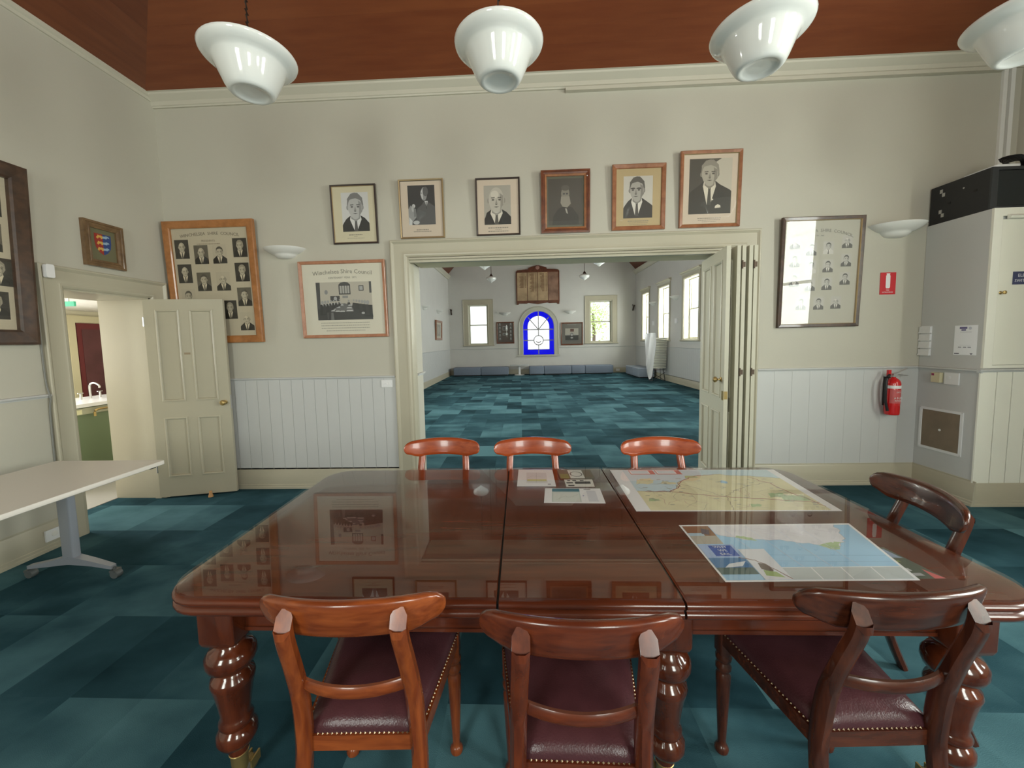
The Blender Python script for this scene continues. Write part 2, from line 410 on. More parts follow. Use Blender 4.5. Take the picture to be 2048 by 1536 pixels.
    skirt('baseboard_back', [((XL, YB, 0), (-1.28, YB, 0), (0, -1, 0)), ((2.32, YB, 0), (3.85, YB, 0), (0, -1, 0))])
    skirt('baseboard_left', [((XL, YF, 0), (XL, 2.805, 0), (1, 0, 0)), ((XL, 3.865, 0), (XL, YB, 0), (1, 0, 0))])
    skirt('baseboard_right', [((XR, YF, 0), (XR, 3.42, 0), (-1, 0, 0))])
    skirt('baseboard_rear', [((XL, YF, 0), (XR, YF, 0), (0, 1, 0))])
    skirt('baseboard_hall', [((XHL, YH0, 0), (XHL, YH, 0), (1, 0, 0)), ((XHR, YH0, 0), (XHR, YH, 0), (-1, 0, 0)), ((XHL, YH, 0), (XHR, YH, 0), (0, -1, 0))])
    # chair rails
    rp = [(0, 0), (.012, 0), (.014, .008), (.026, .012), (.03, .02), (.026, .028), (0, .03)]
    def rail(name, segs, z):
        m = MB()
        for p0, p1, nn in segs: m.prism(rp, (*p0, z), (*p1, z), nn)
        m.build(name, PANEL, kind='structure', ang=20)
    rail('trim_chair_rail', [((XL, YB), (-1.28, YB), (0, -1, 0)), ((2.32, YB), (3.85, YB), (0, -1, 0)), ((XL, YF), (XL, 2.805), (1, 0, 0)),
        ((XR, YF), (XR, 3.42), (-1, 0, 0)), ((XL, YF), (XR, YF), (0, 1, 0)), ((-1.11, 4.10), (-1.11, 4.385), (1, 0, 0))], 1.145)
    rail('trim_hall_rail', [((XHL, YH0), (XHL, YH), (1, 0, 0)), ((XHR, YH0), (XHR, YH), (-1, 0, 0)), ((XHL, YH), (-.1, YH), (0, -1, 0)), ((1.74, YH), (XHR, YH), (0, -1, 0))], 1.15)
    # tongue and groove panelling (real boards with grooves between)
    def tng(name, segs, wd=.122, proud=.008):
        m = MB()
        for axis, c, a, b_, sg in segs:
            n = max(1, round((b_ - a) / wd)); st = (b_ - a) / n
            for i in range(n):
                u0, u1 = a + i * st + .002, a + (i + 1) * st - .002
                for (ua, ub, d) in ((u0 - .0019, u1 + .0019, .003), (u0, u1, proud)):
                    lo, hi = (c, c + sg * d) if sg > 0 else (c + sg * d, c)
                    if axis == 'X': m.box(ua, ub, lo, hi, .2, 1.15)
                    else: m.box(lo, hi, ua, ub, .2, 1.15)
        m.build(name, PANEL, kind='structure', smooth=False)
    tng('trim_panelling', [('X', YB, XL, -1.28, -1)])
    tng('trim_panelling', [('X', YB, 2.32, 3.85, -1)], .17, .0045)
    tng('trim_panelling', [('Y', XHR, 4.4, 17.4, -1), ('Y', XHL, 4.4, 17.4, 1)], .14)
    lp = MB(); lp.box(XL, XL + .006, YF, 2.80, .2, 1.15); lp.build('trim_panelling', WALL, kind='structure')
shell()

# casing profile helper: closed moulded architrave, 3 sided, on a wall; built in local XZ, out = -Y
CAS = [(0, 0), (0, .030), (.006, .036), (.016, .036), (.022, .030), (.03, .026), (.036, .020), (.10, .018), (.125, .020), (.135, .024), (.15, .022), (.158, .016), (.165, .012), (.165, 0)]

def door_wide():
    root = structure('door_1', (0, YB, 0))
    m = MB(); m.frame(-1.275, 2.315, 0, 2.515, CAS, sides=3); m.build('architrave', TRIM, root, ang=20)
    # jamb lining, set a step back, lines the front of the thick wall
    m = MB(); m.frame(-1.115, 2.155, 0, 2.345, [(0, 0), (0, .012), (.02, .012), (.024, 0), (.026, -.14), (-.0, -.17)], sides=3); m.build('jamb', TRIM, root, ang=20)
    m = MB(); m.box(-1.09, 2.13, .0, .45, 2.328, 2.35, mat('soffit_trim_lightened', (.70, .64, .46), .8)); m.box(-1.09, 2.13, .0, .05, 2.30, 2.328, TRIM)  # soffit trim lightened in its colour to offset dim teal bounce
    m.prism([(0, 0), (.018, 0), (.018, .018), (0, .022)], (-1.09, -.002, 2.325), (2.13, -.002, 2.325), (0, -1, 0), TRIM); m.build('header', None, root)
    return root
door_wide()

def panel_leaf(name, w, h, t, parent, mtl, stile=.10, mid=(.80, .96), cols=2, pin=.012, rails=(.17, .09)):
    """door leaf in local: x 0..w, y 0..t, z 0..h with sunk panels on both faces"""
    m = MB(); x_in = []
    cw = (w - stile * 2 - (cols - 1) * .085) / cols
    holes = []
    for c in range(cols):
        xa = stile + c * (cw + .085)
        holes += [(xa, xa + cw, rails[0], mid[0]), (xa, xa + cw, mid[1], h - rails[1])]
    xs = sorted({0, w} | {v for hh in holes for v in hh[:2]}); zs = sorted({0, h} | {v for hh in holes for v in hh[2:]})
    for i in range(len(xs) - 1):
        for j in range(len(zs) - 1):
            xc, zc = (xs[i] + xs[i+1]) / 2, (zs[j] + zs[j+1]) / 2
            inside = any(a < xc < b and c < zc < d for a, b, c, d in holes)
            if not inside: m.box(xs[i], xs[i+1], 0, t, zs[j], zs[j+1])
    for a, b, c, d in holes:
        m.box(a, b, pin, t - pin, c, d)
        for face, sg in ((0, 1), (t, -1)):
            prof = [(0, 0), (0, .006), (.010, .009), (.018, .004), (.022, -pin + .001)]
            rs = []
            for dd, hh in prof:
                y = face - sg * hh
                rs.append([(a + dd, y, c + dd), (b - dd, y, c + dd), (b - dd, y, d - dd), (a + dd, y, d - dd)])
            m.rings(rs, None, cap=False)
    return m.build(name, mtl, parent, ang=15)

KNOB = [(0.001, 0), (.022, 0), (.022, .006), (.009, .010), (.008, .028), (.016, .034), (.026, .044), (.027, .054), (.018, .064), (0.001, .067)]
def door_kitchen():
    # casing on left wall (faces +X): local x -> +Y
    root = structure('door_2', (XL, 3.345, 0), PI/2)
    W0, W1 = -.54, .52
    m = MB(); m.frame(W0, W1, 0, 2.155, [(a * 1.0, b) for a, b in CAS], sides=3); m.build('architrave', TRIM, root, ang=20)
    m = MB()
    m.box(-.405, -.375, 0, .52, 0, 2.0); m.box(.34, .37, 0, .52, 0, 2.0); m.box(-.405, .37, 0, .52, 1.975, 2.01)
    m.box(.325, .34, .04, .10, 0, 1.975)
    m.build('jamb', TRIM, root)
    # leaf: hinge at (-3.60,3.68), free end near back wall
    hx, hy, ex, ey = -3.625, 3.655, -2.955, 3.815
    ang = math.atan2(ey - hy, ex - hx)
    L = bpy.data.objects.new('door_leaf', None)
    leaf = panel_leaf('door_leaf', .69, 1.96, .036, None, TRIM, stile=.095, rails=(.20, .10))
    bpy.data.objects.remove(L)
    leaf.parent = root; root_inv = Matrix.Translation((XL, 3.345, 0)) @ Matrix.Rotation(PI/2, 4, 'Z')
    leaf.matrix_local = root_inv.inverted() @ (Matrix.Translation((hx, hy, .015)) @ Matrix.Rotation(ang, 4, 'Z'))
    k = MB(); k.lathe(KNOB, (.645, 0, .93), 16, axis='Y'); k.build('knob', BRASS, leaf)
    k = MB(); k.lathe(KNOB, (0, 0, 0), 16, axis='Y')
    o = k.build('knob', BRASS, leaf, loc=(.645, .036, .93)); o.rotation_euler = (0, 0, PI); o.scale = (1, .8, 1)
    k = MB(); k.box(.689, .692, .008, .028, .86, 1.0); k.build('lock_plate', STEEL, leaf)
    for z in (.25, 1.7):
        k = MB(); k.lathe([(.007, 0), (.007, .09)], (-.004, .0, z), 8); k.build('hinge', STEEL, leaf)
    k = MB(); k.box(.318, .372, -.0014, .0, 1.42, 1.44); k.build('sign_plate', mat('old_brass_plate', (.32, .25, .16), .5), leaf)
    return root
door_kitchen()
dst = MB(); dst.lathe([(.012, 0), (.022, .002), (.02, .02), (.014, .035), (.012, .06), (.001, .062)], n=12)
tag(dst.build('door_stop', mat('stop_wood', (.55, .3, .12), .5), loc=(-3.14, 3.70, 0)), 'small wooden door stop on carpet below the open panelled door', 'door stop')

def folding():
    # five bifold leaves folded at right of the wide opening; each stands across the opening line
    spec = [(1.79, 3.50, 1.905, 4.22), (1.874, 3.50, 1.95, 4.225), (1.918, 3.50, 1.992, 4.225), (1.976, 3.50, 2.045, 4.225), (2.017, 3.50, 2.085, 4.225)]
    for i, (x0, y0, x1, y1) in enumerate(spec):
        root = structure('door_%d' % (3 + i), (x0 + .034, y0, .012), math.atan2(y1 - y0, x1 - x0))
        wd = math.hypot(x1 - x0, y1 - y0)
        leaf = panel_leaf('door_leaf', wd, 2.262, .034 if i == 0 else .030, root, TRIMD, stile=.09, mid=(.80, .93), rails=(.16, .10))
        if i == 0:
            k = MB(); k.lathe(KNOB, (0, 0, 0), 14, axis='Y'); o = k.build('knob', BRASS, leaf, loc=(.075, .034, 1.10)); o.rotation_euler = (0, 0, PI)
            k = MB(); k.box(-.002, 0, .004, .03, .93, 1.0); k.box(0, .05, .034, .037, .92, 1.0); k.build('lock_plate', BRASS, leaf)
            k = MB(); k.tube([(wd + .001, .02, 1.0), (wd + .035, .02, 1.0), (wd + .035, .02, 1.26), (wd + .001, .02, 1.26)], .006, 8); k.build('pull_handle', BLACK, leaf)
        else:
            for z in ((1.17, 2.10) if i in (2, 4) else ()):
                k = MB(); k.box(-.003, 0, .004, .026, z - .022, z + .022); k.lathe([(.007, -.035), (.007, .035)], (-.006, .03, z), 8)
                k.build('hinge', mat('dark_bronze', (.10, .07, .05), .5, .6), leaf)
folding()

# ------------------------------------------------------------------ windows
WN = [0]
def sash_window(loc, rz, w, h, cas=.13, deep=.14, hood=False, sill=True, mtl=None, glass=True):
    """local: x centred, z from sill up, room side is -Y; wall opening w x h; the sash sits 'deep' inside the wall"""
    WN[0] += 1; mtl = mtl or TRIM
    root = structure('window_%d' % WN[0], loc, rz)
    m = MB(); a = w / 2
    m.frame(-a - cas, a + cas, 0, h + cas, [(0, 0), (0, .03), (.012, .034), (.03, .022), (cas - .03, .02), (cas - .015, .026), (cas, .01), (cas, 0)], sides=3)
    m.build('window_casing', mtl, root, ang=20)
    m = MB(); m.frame(-a, a, 0, h, [(0, 0), (.012, 0), (.014, -.02), (.014, -deep), (0.05, -deep), (.05, -deep - .08), (0, -deep - .08)], sides=3)
    m.box(-a, a, 0, deep + .08, 0, .03); m.build('window_frame', TRIMD, root, ang=20)
    for k, (z0, z1, y) in enumerate(((.03, h / 2 + .02, deep + .01), (h / 2 - .02, h - .01, deep + .042))):
        m = MB(); t = .045
        x0, x1 = -a + .03, a - .03
        m.box(x0, x0 + t, y, y + .03, z0, z1); m.box(x1 - t, x1, y, y + .03, z0, z1); m.box(x0 + t, x1 - t, y, y + .03, z0, z0 + t * 1.1); m.box(x0 + t, x1 - t, y, y + .03, z1 - t * .8, z1)
        s_ = m.build('sash', TRIMD, root)
        if glass:
            m = MB(); m.box(x0 + t, x1 - t, y + .012, y + .016, z0 + t, z1 - t * .8); m.build('glass_pane', PANE, s_, smooth=False)
    if sill:
        m = MB(); m.prism([(-.02, -.05), (.05, -.05), (.07, -.035), (.07, -.012), (.055, 0), (-.02, 0)], (-a - cas - .03, 0, 0), (a + cas + .03, 0, 0), (0, -1, 0)); m.build('window_sill', mtl, root)
    if hood:
        m = MB(); m.prism([(0, 0), (.03, 0), (.045, .03), (.09, .055), (.10, .085), (0, .10)], (-a - cas - .05, 0, h + cas), (a + cas + .05, 0, h + cas), (0, -1, 0)); m.build('window_hood', mtl, root, ang=20)
    return root
# council room: rear wall and right wall (behind / beside the camera)
sash_window((-1.75, YF, 1.05), PI, 1.1, 2.3); sash_window((1.75, YF, 1.05), PI, 1.1, 2.3)
sash_window((XR, .82, 1.05), -PI/2, 1.1, 2.3); sash_window((XR, -1.5, 1.05), -PI/2, 1.1, 2.3)
for yy, ww in ((4.95, .9), (7.2, 1.0), (9.55, 1.0), (11.9, 1.0), (14.1, .96), (16.1, .76)):
    sash_window((XHR, yy, 1.42), -PI/2, ww, 1.86, cas=.12, deep=.15, hood=True)
for yy in (6.0, 8.35, 10.7):  # unseen left-wall windows, added to brighten the hall
    sash_window((XHL, yy, 1.42), PI/2, 1.0, 1.86, cas=.12, deep=.15, hood=True)
sash_window((-1.86, YH, 1.34), 0, .88, 1.78, cas=.24, deep=.12)
sash_window((3.57, YH, 1.34), 0, .98, 1.84, cas=.22, deep=.12)

def arch_window():
    WN[0] += 1
    root = structure('window_%d' % WN[0], (.82, YH, 0))
    def path(r, z0=.86, n=24):
        return [(-r, z0)] + [(-r * math.cos(PI * i / n), 2.10 + r * math.sin(PI * i / n)) for i in range(n + 1)] + [(r, z0)]
    m = MB(); prof = [(.90, 0), (.90, .035), (.87, .045), (.85, .03), (.74, .025), (.70, .03), (.68, 0), (.68, -.14)]
    rs = [[(x, -h, z) for x, z in path(r)] for r, h in prof]
    k = len(m.v); n = len(rs[0]); m.v += [p for r in rs for p in r]
    for i in range(len(rs) - 1):
        for j in range(n - 1): m.f.append([k + i*n + j, k + i*n + j + 1, k + (i+1)*n + j + 1, k + (i+1)*n + j]); m.m.append(0)
    m.build('window_casing', mat('arch_paint', (.50, .49, .42), .4), root, ang=25)
    m = MB(); m.box(-.94, .94, -.07, .14, .79, .86); m.build('window_sill', mat('arch_paint', (.5, .49, .42), .4), root)
    def ring_mesh(ro, ri, zo, zi, y0, y1):
        mm = MB(); po, pi_ = path(ro, zo), path(ri, zi); n = len(po)
        for y in (y0, y1):
            mm.v += [(x, y, z) for x, z in po] + [(x, y, z) for x, z in pi_]
        for b in (0, 2 * n):
            for j in range(n - 1): mm.f.append([b + j, b + j + 1, b + n + j + 1, b + n + j]); mm.m.append(0)
            mm.f.append([b, b + n, b + 2*n - 1, b + n - 1]); mm.m.append(0)
        return mm
    blue = bpy.data.materials.new('blue_stained_glass'); blue.use_nodes = True; nt = blue.node_tree; nt.nodes.clear()
    out = nt.nodes.new('ShaderNodeOutputMaterial'); tr = nt.nodes.new('ShaderNodeBsdfTransparent'); gl = nt.nodes.new('ShaderNodeBsdfGlossy'); mx = nt.nodes.new('ShaderNodeMixShader')
    tr.inputs[0].default_value = (.006, .0, .62, 1); mx.inputs[0].default_value = .03; gl.inputs['Roughness'].default_value = .1
    nt.links.new(tr.outputs[0], mx.inputs[1]); nt.links.new(gl.outputs[0], mx.inputs[2]); nt.links.new(mx.outputs[0], out.inputs[0])
    ring_mesh(.685, .48, .86, 1.09, .10, .104).build('blue_border_glass', blue, root, smooth=False)
    mm = MB(); p = path(.48, 1.09); mm.poly(p, .102, None); mm.build('clear_glass', PANE, root, smooth=False)
    # leading
    ld = MB(); lead = mat('lead_came', (.35, .33, .32), .5)
    def bar(a, b, t=.012):
        ld.tube([(a[0], .092, a[1]), (b[0], .092, b[1])], t * 2.0, 6)
    bar((0, 1.95), (0, 2.78)); bar((0, .88), (0, 1.28)); bar((0, 1.72), (0, 1.95)); bar((-.66, 1.98), (.66, 1.98)); bar((-.66, 1.5), (-.2, 1.5)); bar((.2, 1.5), (.66, 1.5))
    bar((-.48, 1.09), (.48, 1.09), .008)
    for a in (PI * .25, PI * .75): bar((0, 1.98), (.66 * math.cos(a), 2.06 + .66 * math.sin(a)))
    c = [(.21 * math.cos(2*PI*i/28), .095, 1.5 + .21 * math.sin(2*PI*i/28)) for i in range(29)]; ld.tube(c, .024, 6)
    c = [(.12 * math.cos(PI*1.15 + PI*.7*i/10), .095, 1.52 + .12 * math.sin(PI*1.15 + PI*.7*i/10)) for i in range(11)]; ld.tube(c, .024, 6)
    c = [(x, .095, z) for x, z in path(.48, 1.09)]; ld.tube(c, .006, 6)
    ld.build('leading', lead, root)
arch_window()

# trees outside the hall end windows
def tree(name, x, y, h, r, label):
    root = thing(name, label, 'tree', (x, y, 0))
    m = MB(); m.tube([(0, 0, -1), (.05, 0, h * .5), (0, .05, h * .8)], [.12, .09, .05], 8); m.build('trunk', mat('bark', (.18, .13, .09), .9), root)
    rnd = random.Random(int(x * 31) + 5); m = MB()
    for i in range(900):
        u, v, q = rnd.gauss(0, .45), rnd.gauss(0, .45), rnd.gauss(0, .4)
        c = Vector((u * r, v * r, h * .72 + q * r * 1.1)); a = Vector((rnd.uniform(-1, 1), rnd.uniform(-1, 1), rnd.uniform(-1, 1))).normalized(); b = a.orthogonal().normalized(); s = rnd.uniform(.05, .11)
        m.add([c - a * s, c + b * s * .5, c + a * s, c - b * s * .5], [(0, 1, 2, 3)])
    m.build('foliage', mat('leaf_green', (.62, .72, .28), .6, noise=.25, nscale=3), root, smooth=False)
tree('garden_tree', 4.15, 22.5, 3.7, 1.25, 'leafy green tree seen outside through the right-hand end window of the hall')

# ------------------------------------------------------------------ council table
TX0, TX1, TY0, TY1, TZ = -1.13, 1.475, 1.065, 2.25, .748
SEAM = (-.08, .455)
def leaf_ring(x0, x1, rl, rr, ins, z, n=7):
    r = .135 - ins * .6; y0, y1 = TY0 + ins, TY1 - ins; pts = []
    def arc(cx, cy, a0):
        for i in range(n + 1):
            a = a0 + PI/2 * i / n; pts.append((cx + r * math.cos(a), cy + r * math.sin(a), z))
    if rr: xx = x1 - ins; arc(xx - r, y1 - r, 0)
    else: pts.append((x1, y1, z))
    if rl: xx = x0 + ins; arc(xx + r, y1 - r, PI/2); arc(xx + r, y0 + r, PI)
    else: pts.append((x0, y1, z)); pts.append((x0, y0, z))
    if rr: xx = x1 - ins; arc(xx - r, y0 + r, 1.5 * PI)
    else: pts.append((x1, y0, z))
    return pts
def council_table():
    root = thing('council_table', 'long mahogany extension table with moulded edge and fat turned legs on brass castors', 'table', (0, 0, 0))
    prof = [(.03, .694), (.008, .696), (.002, .702), (0, .710), (.003, .717), (.010, .722), (.006, .726), (.001, .731), (0, .738), (.003, .744), (.010, TZ)]
    for i, (x0, x1, rl, rr) in enumerate(((TX0, SEAM[0] - .0035, 1, 0), (SEAM[0] + .0035, SEAM[1] - .0035, 0, 0), (SEAM[1] + .0035, TX1, 0, 1))):
        m = MB(); rs = [leaf_ring(x0, x1, rl, rr, a, z) for a, z in prof]; m.rings(rs); m.build('table_leaf', TABLEW, root, ang=50)
    for sx in SEAM:
        m = MB(); m.box(sx - .0034, sx + .0034, TY0 + .012, TY1 - .012, .695, .738); m.build('leaf_joint', flat((.006, .004, .004)), root)
    m = MB(); ax0, ax1, ay0, ay1 = -1.03, 1.375, 1.19, 2.125
    m.box(ax0, ax1, ay0, ay0 + .025, .565, .694); m.box(ax0, ax1, ay1 - .025, ay1, .565, .694); m.box(ax0, ax0 + .025, ay0, ay1, .565, .694); m.box(ax1 - .025, ax1, ay0, ay1, .565, .694)
    m.box(ax0, ax1, ay0 - .006, ay0, .565, .577)
    m.build('apron', TABLEW, root)
    P = [(.026, .125), (.030, .135), (.026, .150), (.034, .160), (.052, .172), (.061, .190), (.060, .212), (.050, .226), (.045, .232), (.050, .240), (.052, .252), (.047, .262), (.043, .272),
         (.050, .32), (.057, .36), (.063, .385), (.066, .398), (.062, .412), (.050, .424), (.047, .432), (.054, .440), (.068, .452), (.075, .470), (.074, .490), (.062, .510), (.046, .522), (.044, .535)]
    for lx in (-.985, .445, 1.325):
        for ly in (1.19, 2.10):
            m = MB(); m.lathe(P, (0, 0, 0), 28)
            rs = []
            for z, hw, rr in ((.535, .040, .03), (.540, .052, .022), (.548, .058, .014), (.560, .059, .006), (.694, .059, .006)):
                rs.append([(x, y, z) for x, y in rrect(hw * 2, hw * 2, rr, 3)])
            m.rings(rs)
            lg = m.build('leg', LEGW, root, loc=(lx, ly, 0), ang=50)
            c = MB(); c.lathe([(.022, .062), (.024, .07), (.027, .122), (.030, .128), (.026, .132)], n=18)
            dy = .05 if ly < 1.6 else -.05; dy = dy * 1.0
            c.tube([(0, 0, .07), (0, dy * .4, .055), (0, dy, .05), (0, dy * 1.25, .03)], [.012, .011, .010, .008], 8)
            for sx in (-1, 1): c.box(sx * .014 - .003, sx * .014 + .003, dy * .6, dy * 1.5, .018, .052)
            c.build('castor', BRASS, lg)
            c = MB(); c.lathe([(.005, -.011), (.021, -.011), (.023, 0), (.021, .011), (.005, .011)], (0, dy * 1.15, .023), 18, axis='X'); c.build('castor_wheel', mat('castor_wheel', (.1, .09, .07), .4), lg)
    return root
council_table()
for i, (x0, x1, rl, rr, lab) in enumerate(((TX0, SEAM[0] - .005, 1, 0, 'clear protective glass sheet on left end of the mahogany table, bare of papers'),
        (SEAM[0] + .005, SEAM[1] - .005, 0, 0, 'narrow middle glass sheet on the mahogany table, over the small papers'), (SEAM[1] + .005, TX1, 0, 1, 'glass sheet on right end of the mahogany table, over both large maps'))):
    m = MB(); m.rings([leaf_ring(x0, x1, rl, rr, a, z) for a, z in ((.012, .7516), (.010, .7525), (.010, .7570), (.012, .7578))])
    tag(m.build('table_glass', TGLASS, smooth=False), lab, 'glass sheet', 'glass sheets covering the table')

# ------------------------------------------------------------------ papers under the glass
INKG = flat((.25, .25, .25)); PAPER = mat('paper_white', (.93, .94, .97), .6)
ZP = .7485
class Sheet:
    def __init__(s, name, label, cat, quad, group=None, base=PAPER, z=ZP):
        s.q = quad; s.z = z; s.k = 0
        cx = sum(p[0] for p in quad) / 4; cy = sum(p[1] for p in quad) / 4
        s.c = (cx, cy); s.root = thing(name, label, cat, (cx, cy, z), 0, group)
        m = MB(); m.rings([[(p[0] - cx, p[1] - cy, 0) for p in quad], [(p[0] - cx, p[1] - cy, .0005) for p in quad]]); m.build('sheet', base, s.root, smooth=False)
        s.m = MB()
    def P(s, u, v):
        a, b, c, d = s.q   # bl br tr tl
        x = (1-u)*(1-v)*a[0] + u*(1-v)*b[0] + u*v*c[0] + (1-u)*v*d[0]; y = (1-u)*(1-v)*a[1] + u*(1-v)*b[1] + u*v*c[1] + (1-u)*v*d[1]
        return x - s.c[0], y - s.c[1]
    def poly(s, pts, m):
        s.k += 1; z = .0006 + .000014 * s.k
        s.m.add([(*s.P(u, v), z) for u, v in pts], [tuple(range(len(pts)))], m)
    def rect(s, u0, v0, u1, v1, m): s.poly([(u0, v0), (u1, v0), (u1, v1), (u0, v1)], m)
    def line(s, pts, wd, m):
        s.k += 1; z = .0006 + .000014 * s.k; L = []; Rr = []
        P = [Vector((*s.P(u, v), z)) for u, v in pts]
        for i, p in enumerate(P):
            t = (P[min(i+1, len(P)-1)] - P[max(i-1, 0)]).normalized(); n = Vector((-t.y, t.x, 0)) * wd / 2
            L.append(p + n); Rr.append(p - n)
        n = len(P); s.m.add(L + Rr, [(i, i+1, n+i+1, n+i) for i in range(n-1)], m)
    def done(s, name='print'): return s.m.build(name, None, s.root, smooth=False)
def rough_path(pts, n, amp, seed):
    rnd = random.Random(seed); out = []
    for i in range(len(pts) - 1):
        for k in range(n):
            t = k / n; out.append((pts[i][0] * (1-t) + pts[i+1][0] * t + (rnd.uniform(-amp, amp) if k or i else 0), pts[i][1] * (1-t) + pts[i+1][1] * t + (rnd.uniform(-amp, amp) if k or i else 0)))
    out.append(pts[-1]); return out
LAND = mat('map_land', (.84, .80, .54), .6, noise=.06, nscale=14); SEA = mat('map_sea', (.66, .82, .90), .6); SEA2 = mat('map_sea_blue', (.42, .68, .92), .6, noise=.04, nscale=5)
GREENM = mat('map_green', (.50, .65, .38), .6); ROAD = flat((.48, .20, .18)); ROAD2 = flat((.45, .38, .30)); REDB = flat((.62, .22, .20)); PINKL = mat('map_pale_land', (.82, .82, .88), .6, noise=.06, nscale=16)
def map_one():
    s = Sheet('road_map', 'large cream and pale blue road map under the glass along the far table edge', 'map', [(.491, 1.667), (1.355, 1.663), (1.405, 2.197), (.500, 2.211)])
    s.rect(.075, .015, .955, .985, LAND)
    coast = rough_path([(.075, .42), (.25, .40), (.31, .50), (.34, .62), (.46, .80), (.60, .86), (.80, .80), (.955, .74)], 8, .010, 3)
    s.poly([(.075, .985)] + coast + [(.955, .985)], SEA)
    s.poly(rough_path([(.10, .60), (.17, .58), (.22, .70), (.20, .76), (.12, .70)], 4, .012, 5), LAND)
    s.poly(rough_path([(.24, .60), (.33, .58), (.33, .63), (.26, .66)], 4, .01, 6), LAND)
    s.line(coast, .004, ROAD2)
    for x0 in (.11, .27): s.rect(x0, .86, x0 + .15, .985, REDB); s.rect(x0 + .005, .875, x0 + .12, .975, PAPER); s.rect(x0 + .012, .885, x0 + .115, .97, SEA)
    for k, (cx, cy, r) in enumerate(((.45, .78, .04), (.13, .22, .03), (.86, .25, .07), (.80, .32, .05), (.62, .10, .03))):
        s.poly(rough_path([(cx - r, cy - r), (cx + r, cy - r * .6), (cx + r * .9, cy + r), (cx - r * .7, cy + r * .8)], 4, .01, 20 + k), GREENM)
    s.poly(rough_path([(.585, .62), (.61, .60), (.63, .64), (.61, .69), (.59, .66)], 3, .006, 9), SEA2)
    rnd = random.Random(11)
    for pts, c, wd in (([(.12, .41), (.25, .41), (.40, .33), (.52, .28), (.70, .24), (.955, .16)], ROAD, .0055), ([(.25, .40), (.33, .52), (.36, .66), (.46, .79), (.60, .85)], ROAD, .0045),
                       ([(.78, .78), (.85, .60), (.88, .40), (.93, .20), (.955, .08)], ROAD, .005), ([(.34, .60), (.44, .44), (.52, .28), (.50, .12), (.48, .015)], ROAD2, .003), ([(.52, .28), (.60, .42), (.74, .56), (.84, .62)], ROAD2, .003)):
        s.line(rough_path(pts, 5, .008, rnd.randint(0, 999)), wd, c)
    for k in range(34):
        x, y = rnd.uniform(.1, .9), rnd.uniform(.05, .72); a = rnd.uniform(0, 6.28); pts = [(x, y)]
        for q in range(4):
            a += rnd.uniform(-.8, .8); x += .03 * math.cos(a); y += .05 * math.sin(a)
            if .08 < x < .95 and .02 < y < .78: pts.append((x, y))
        if len(pts) > 1: s.line(pts, .0016, flat((.50, .47, .36)) if k % 2 else flat((.62, .42, .36)))
    for k in range(60):
        x, y = rnd.uniform(.1, .92), rnd.uniform(.04, .75); s.rect(x, y, x + rnd.uniform(.012, .03), y + .009, flat((.42, .42, .38)))
    s.done()
map_one()
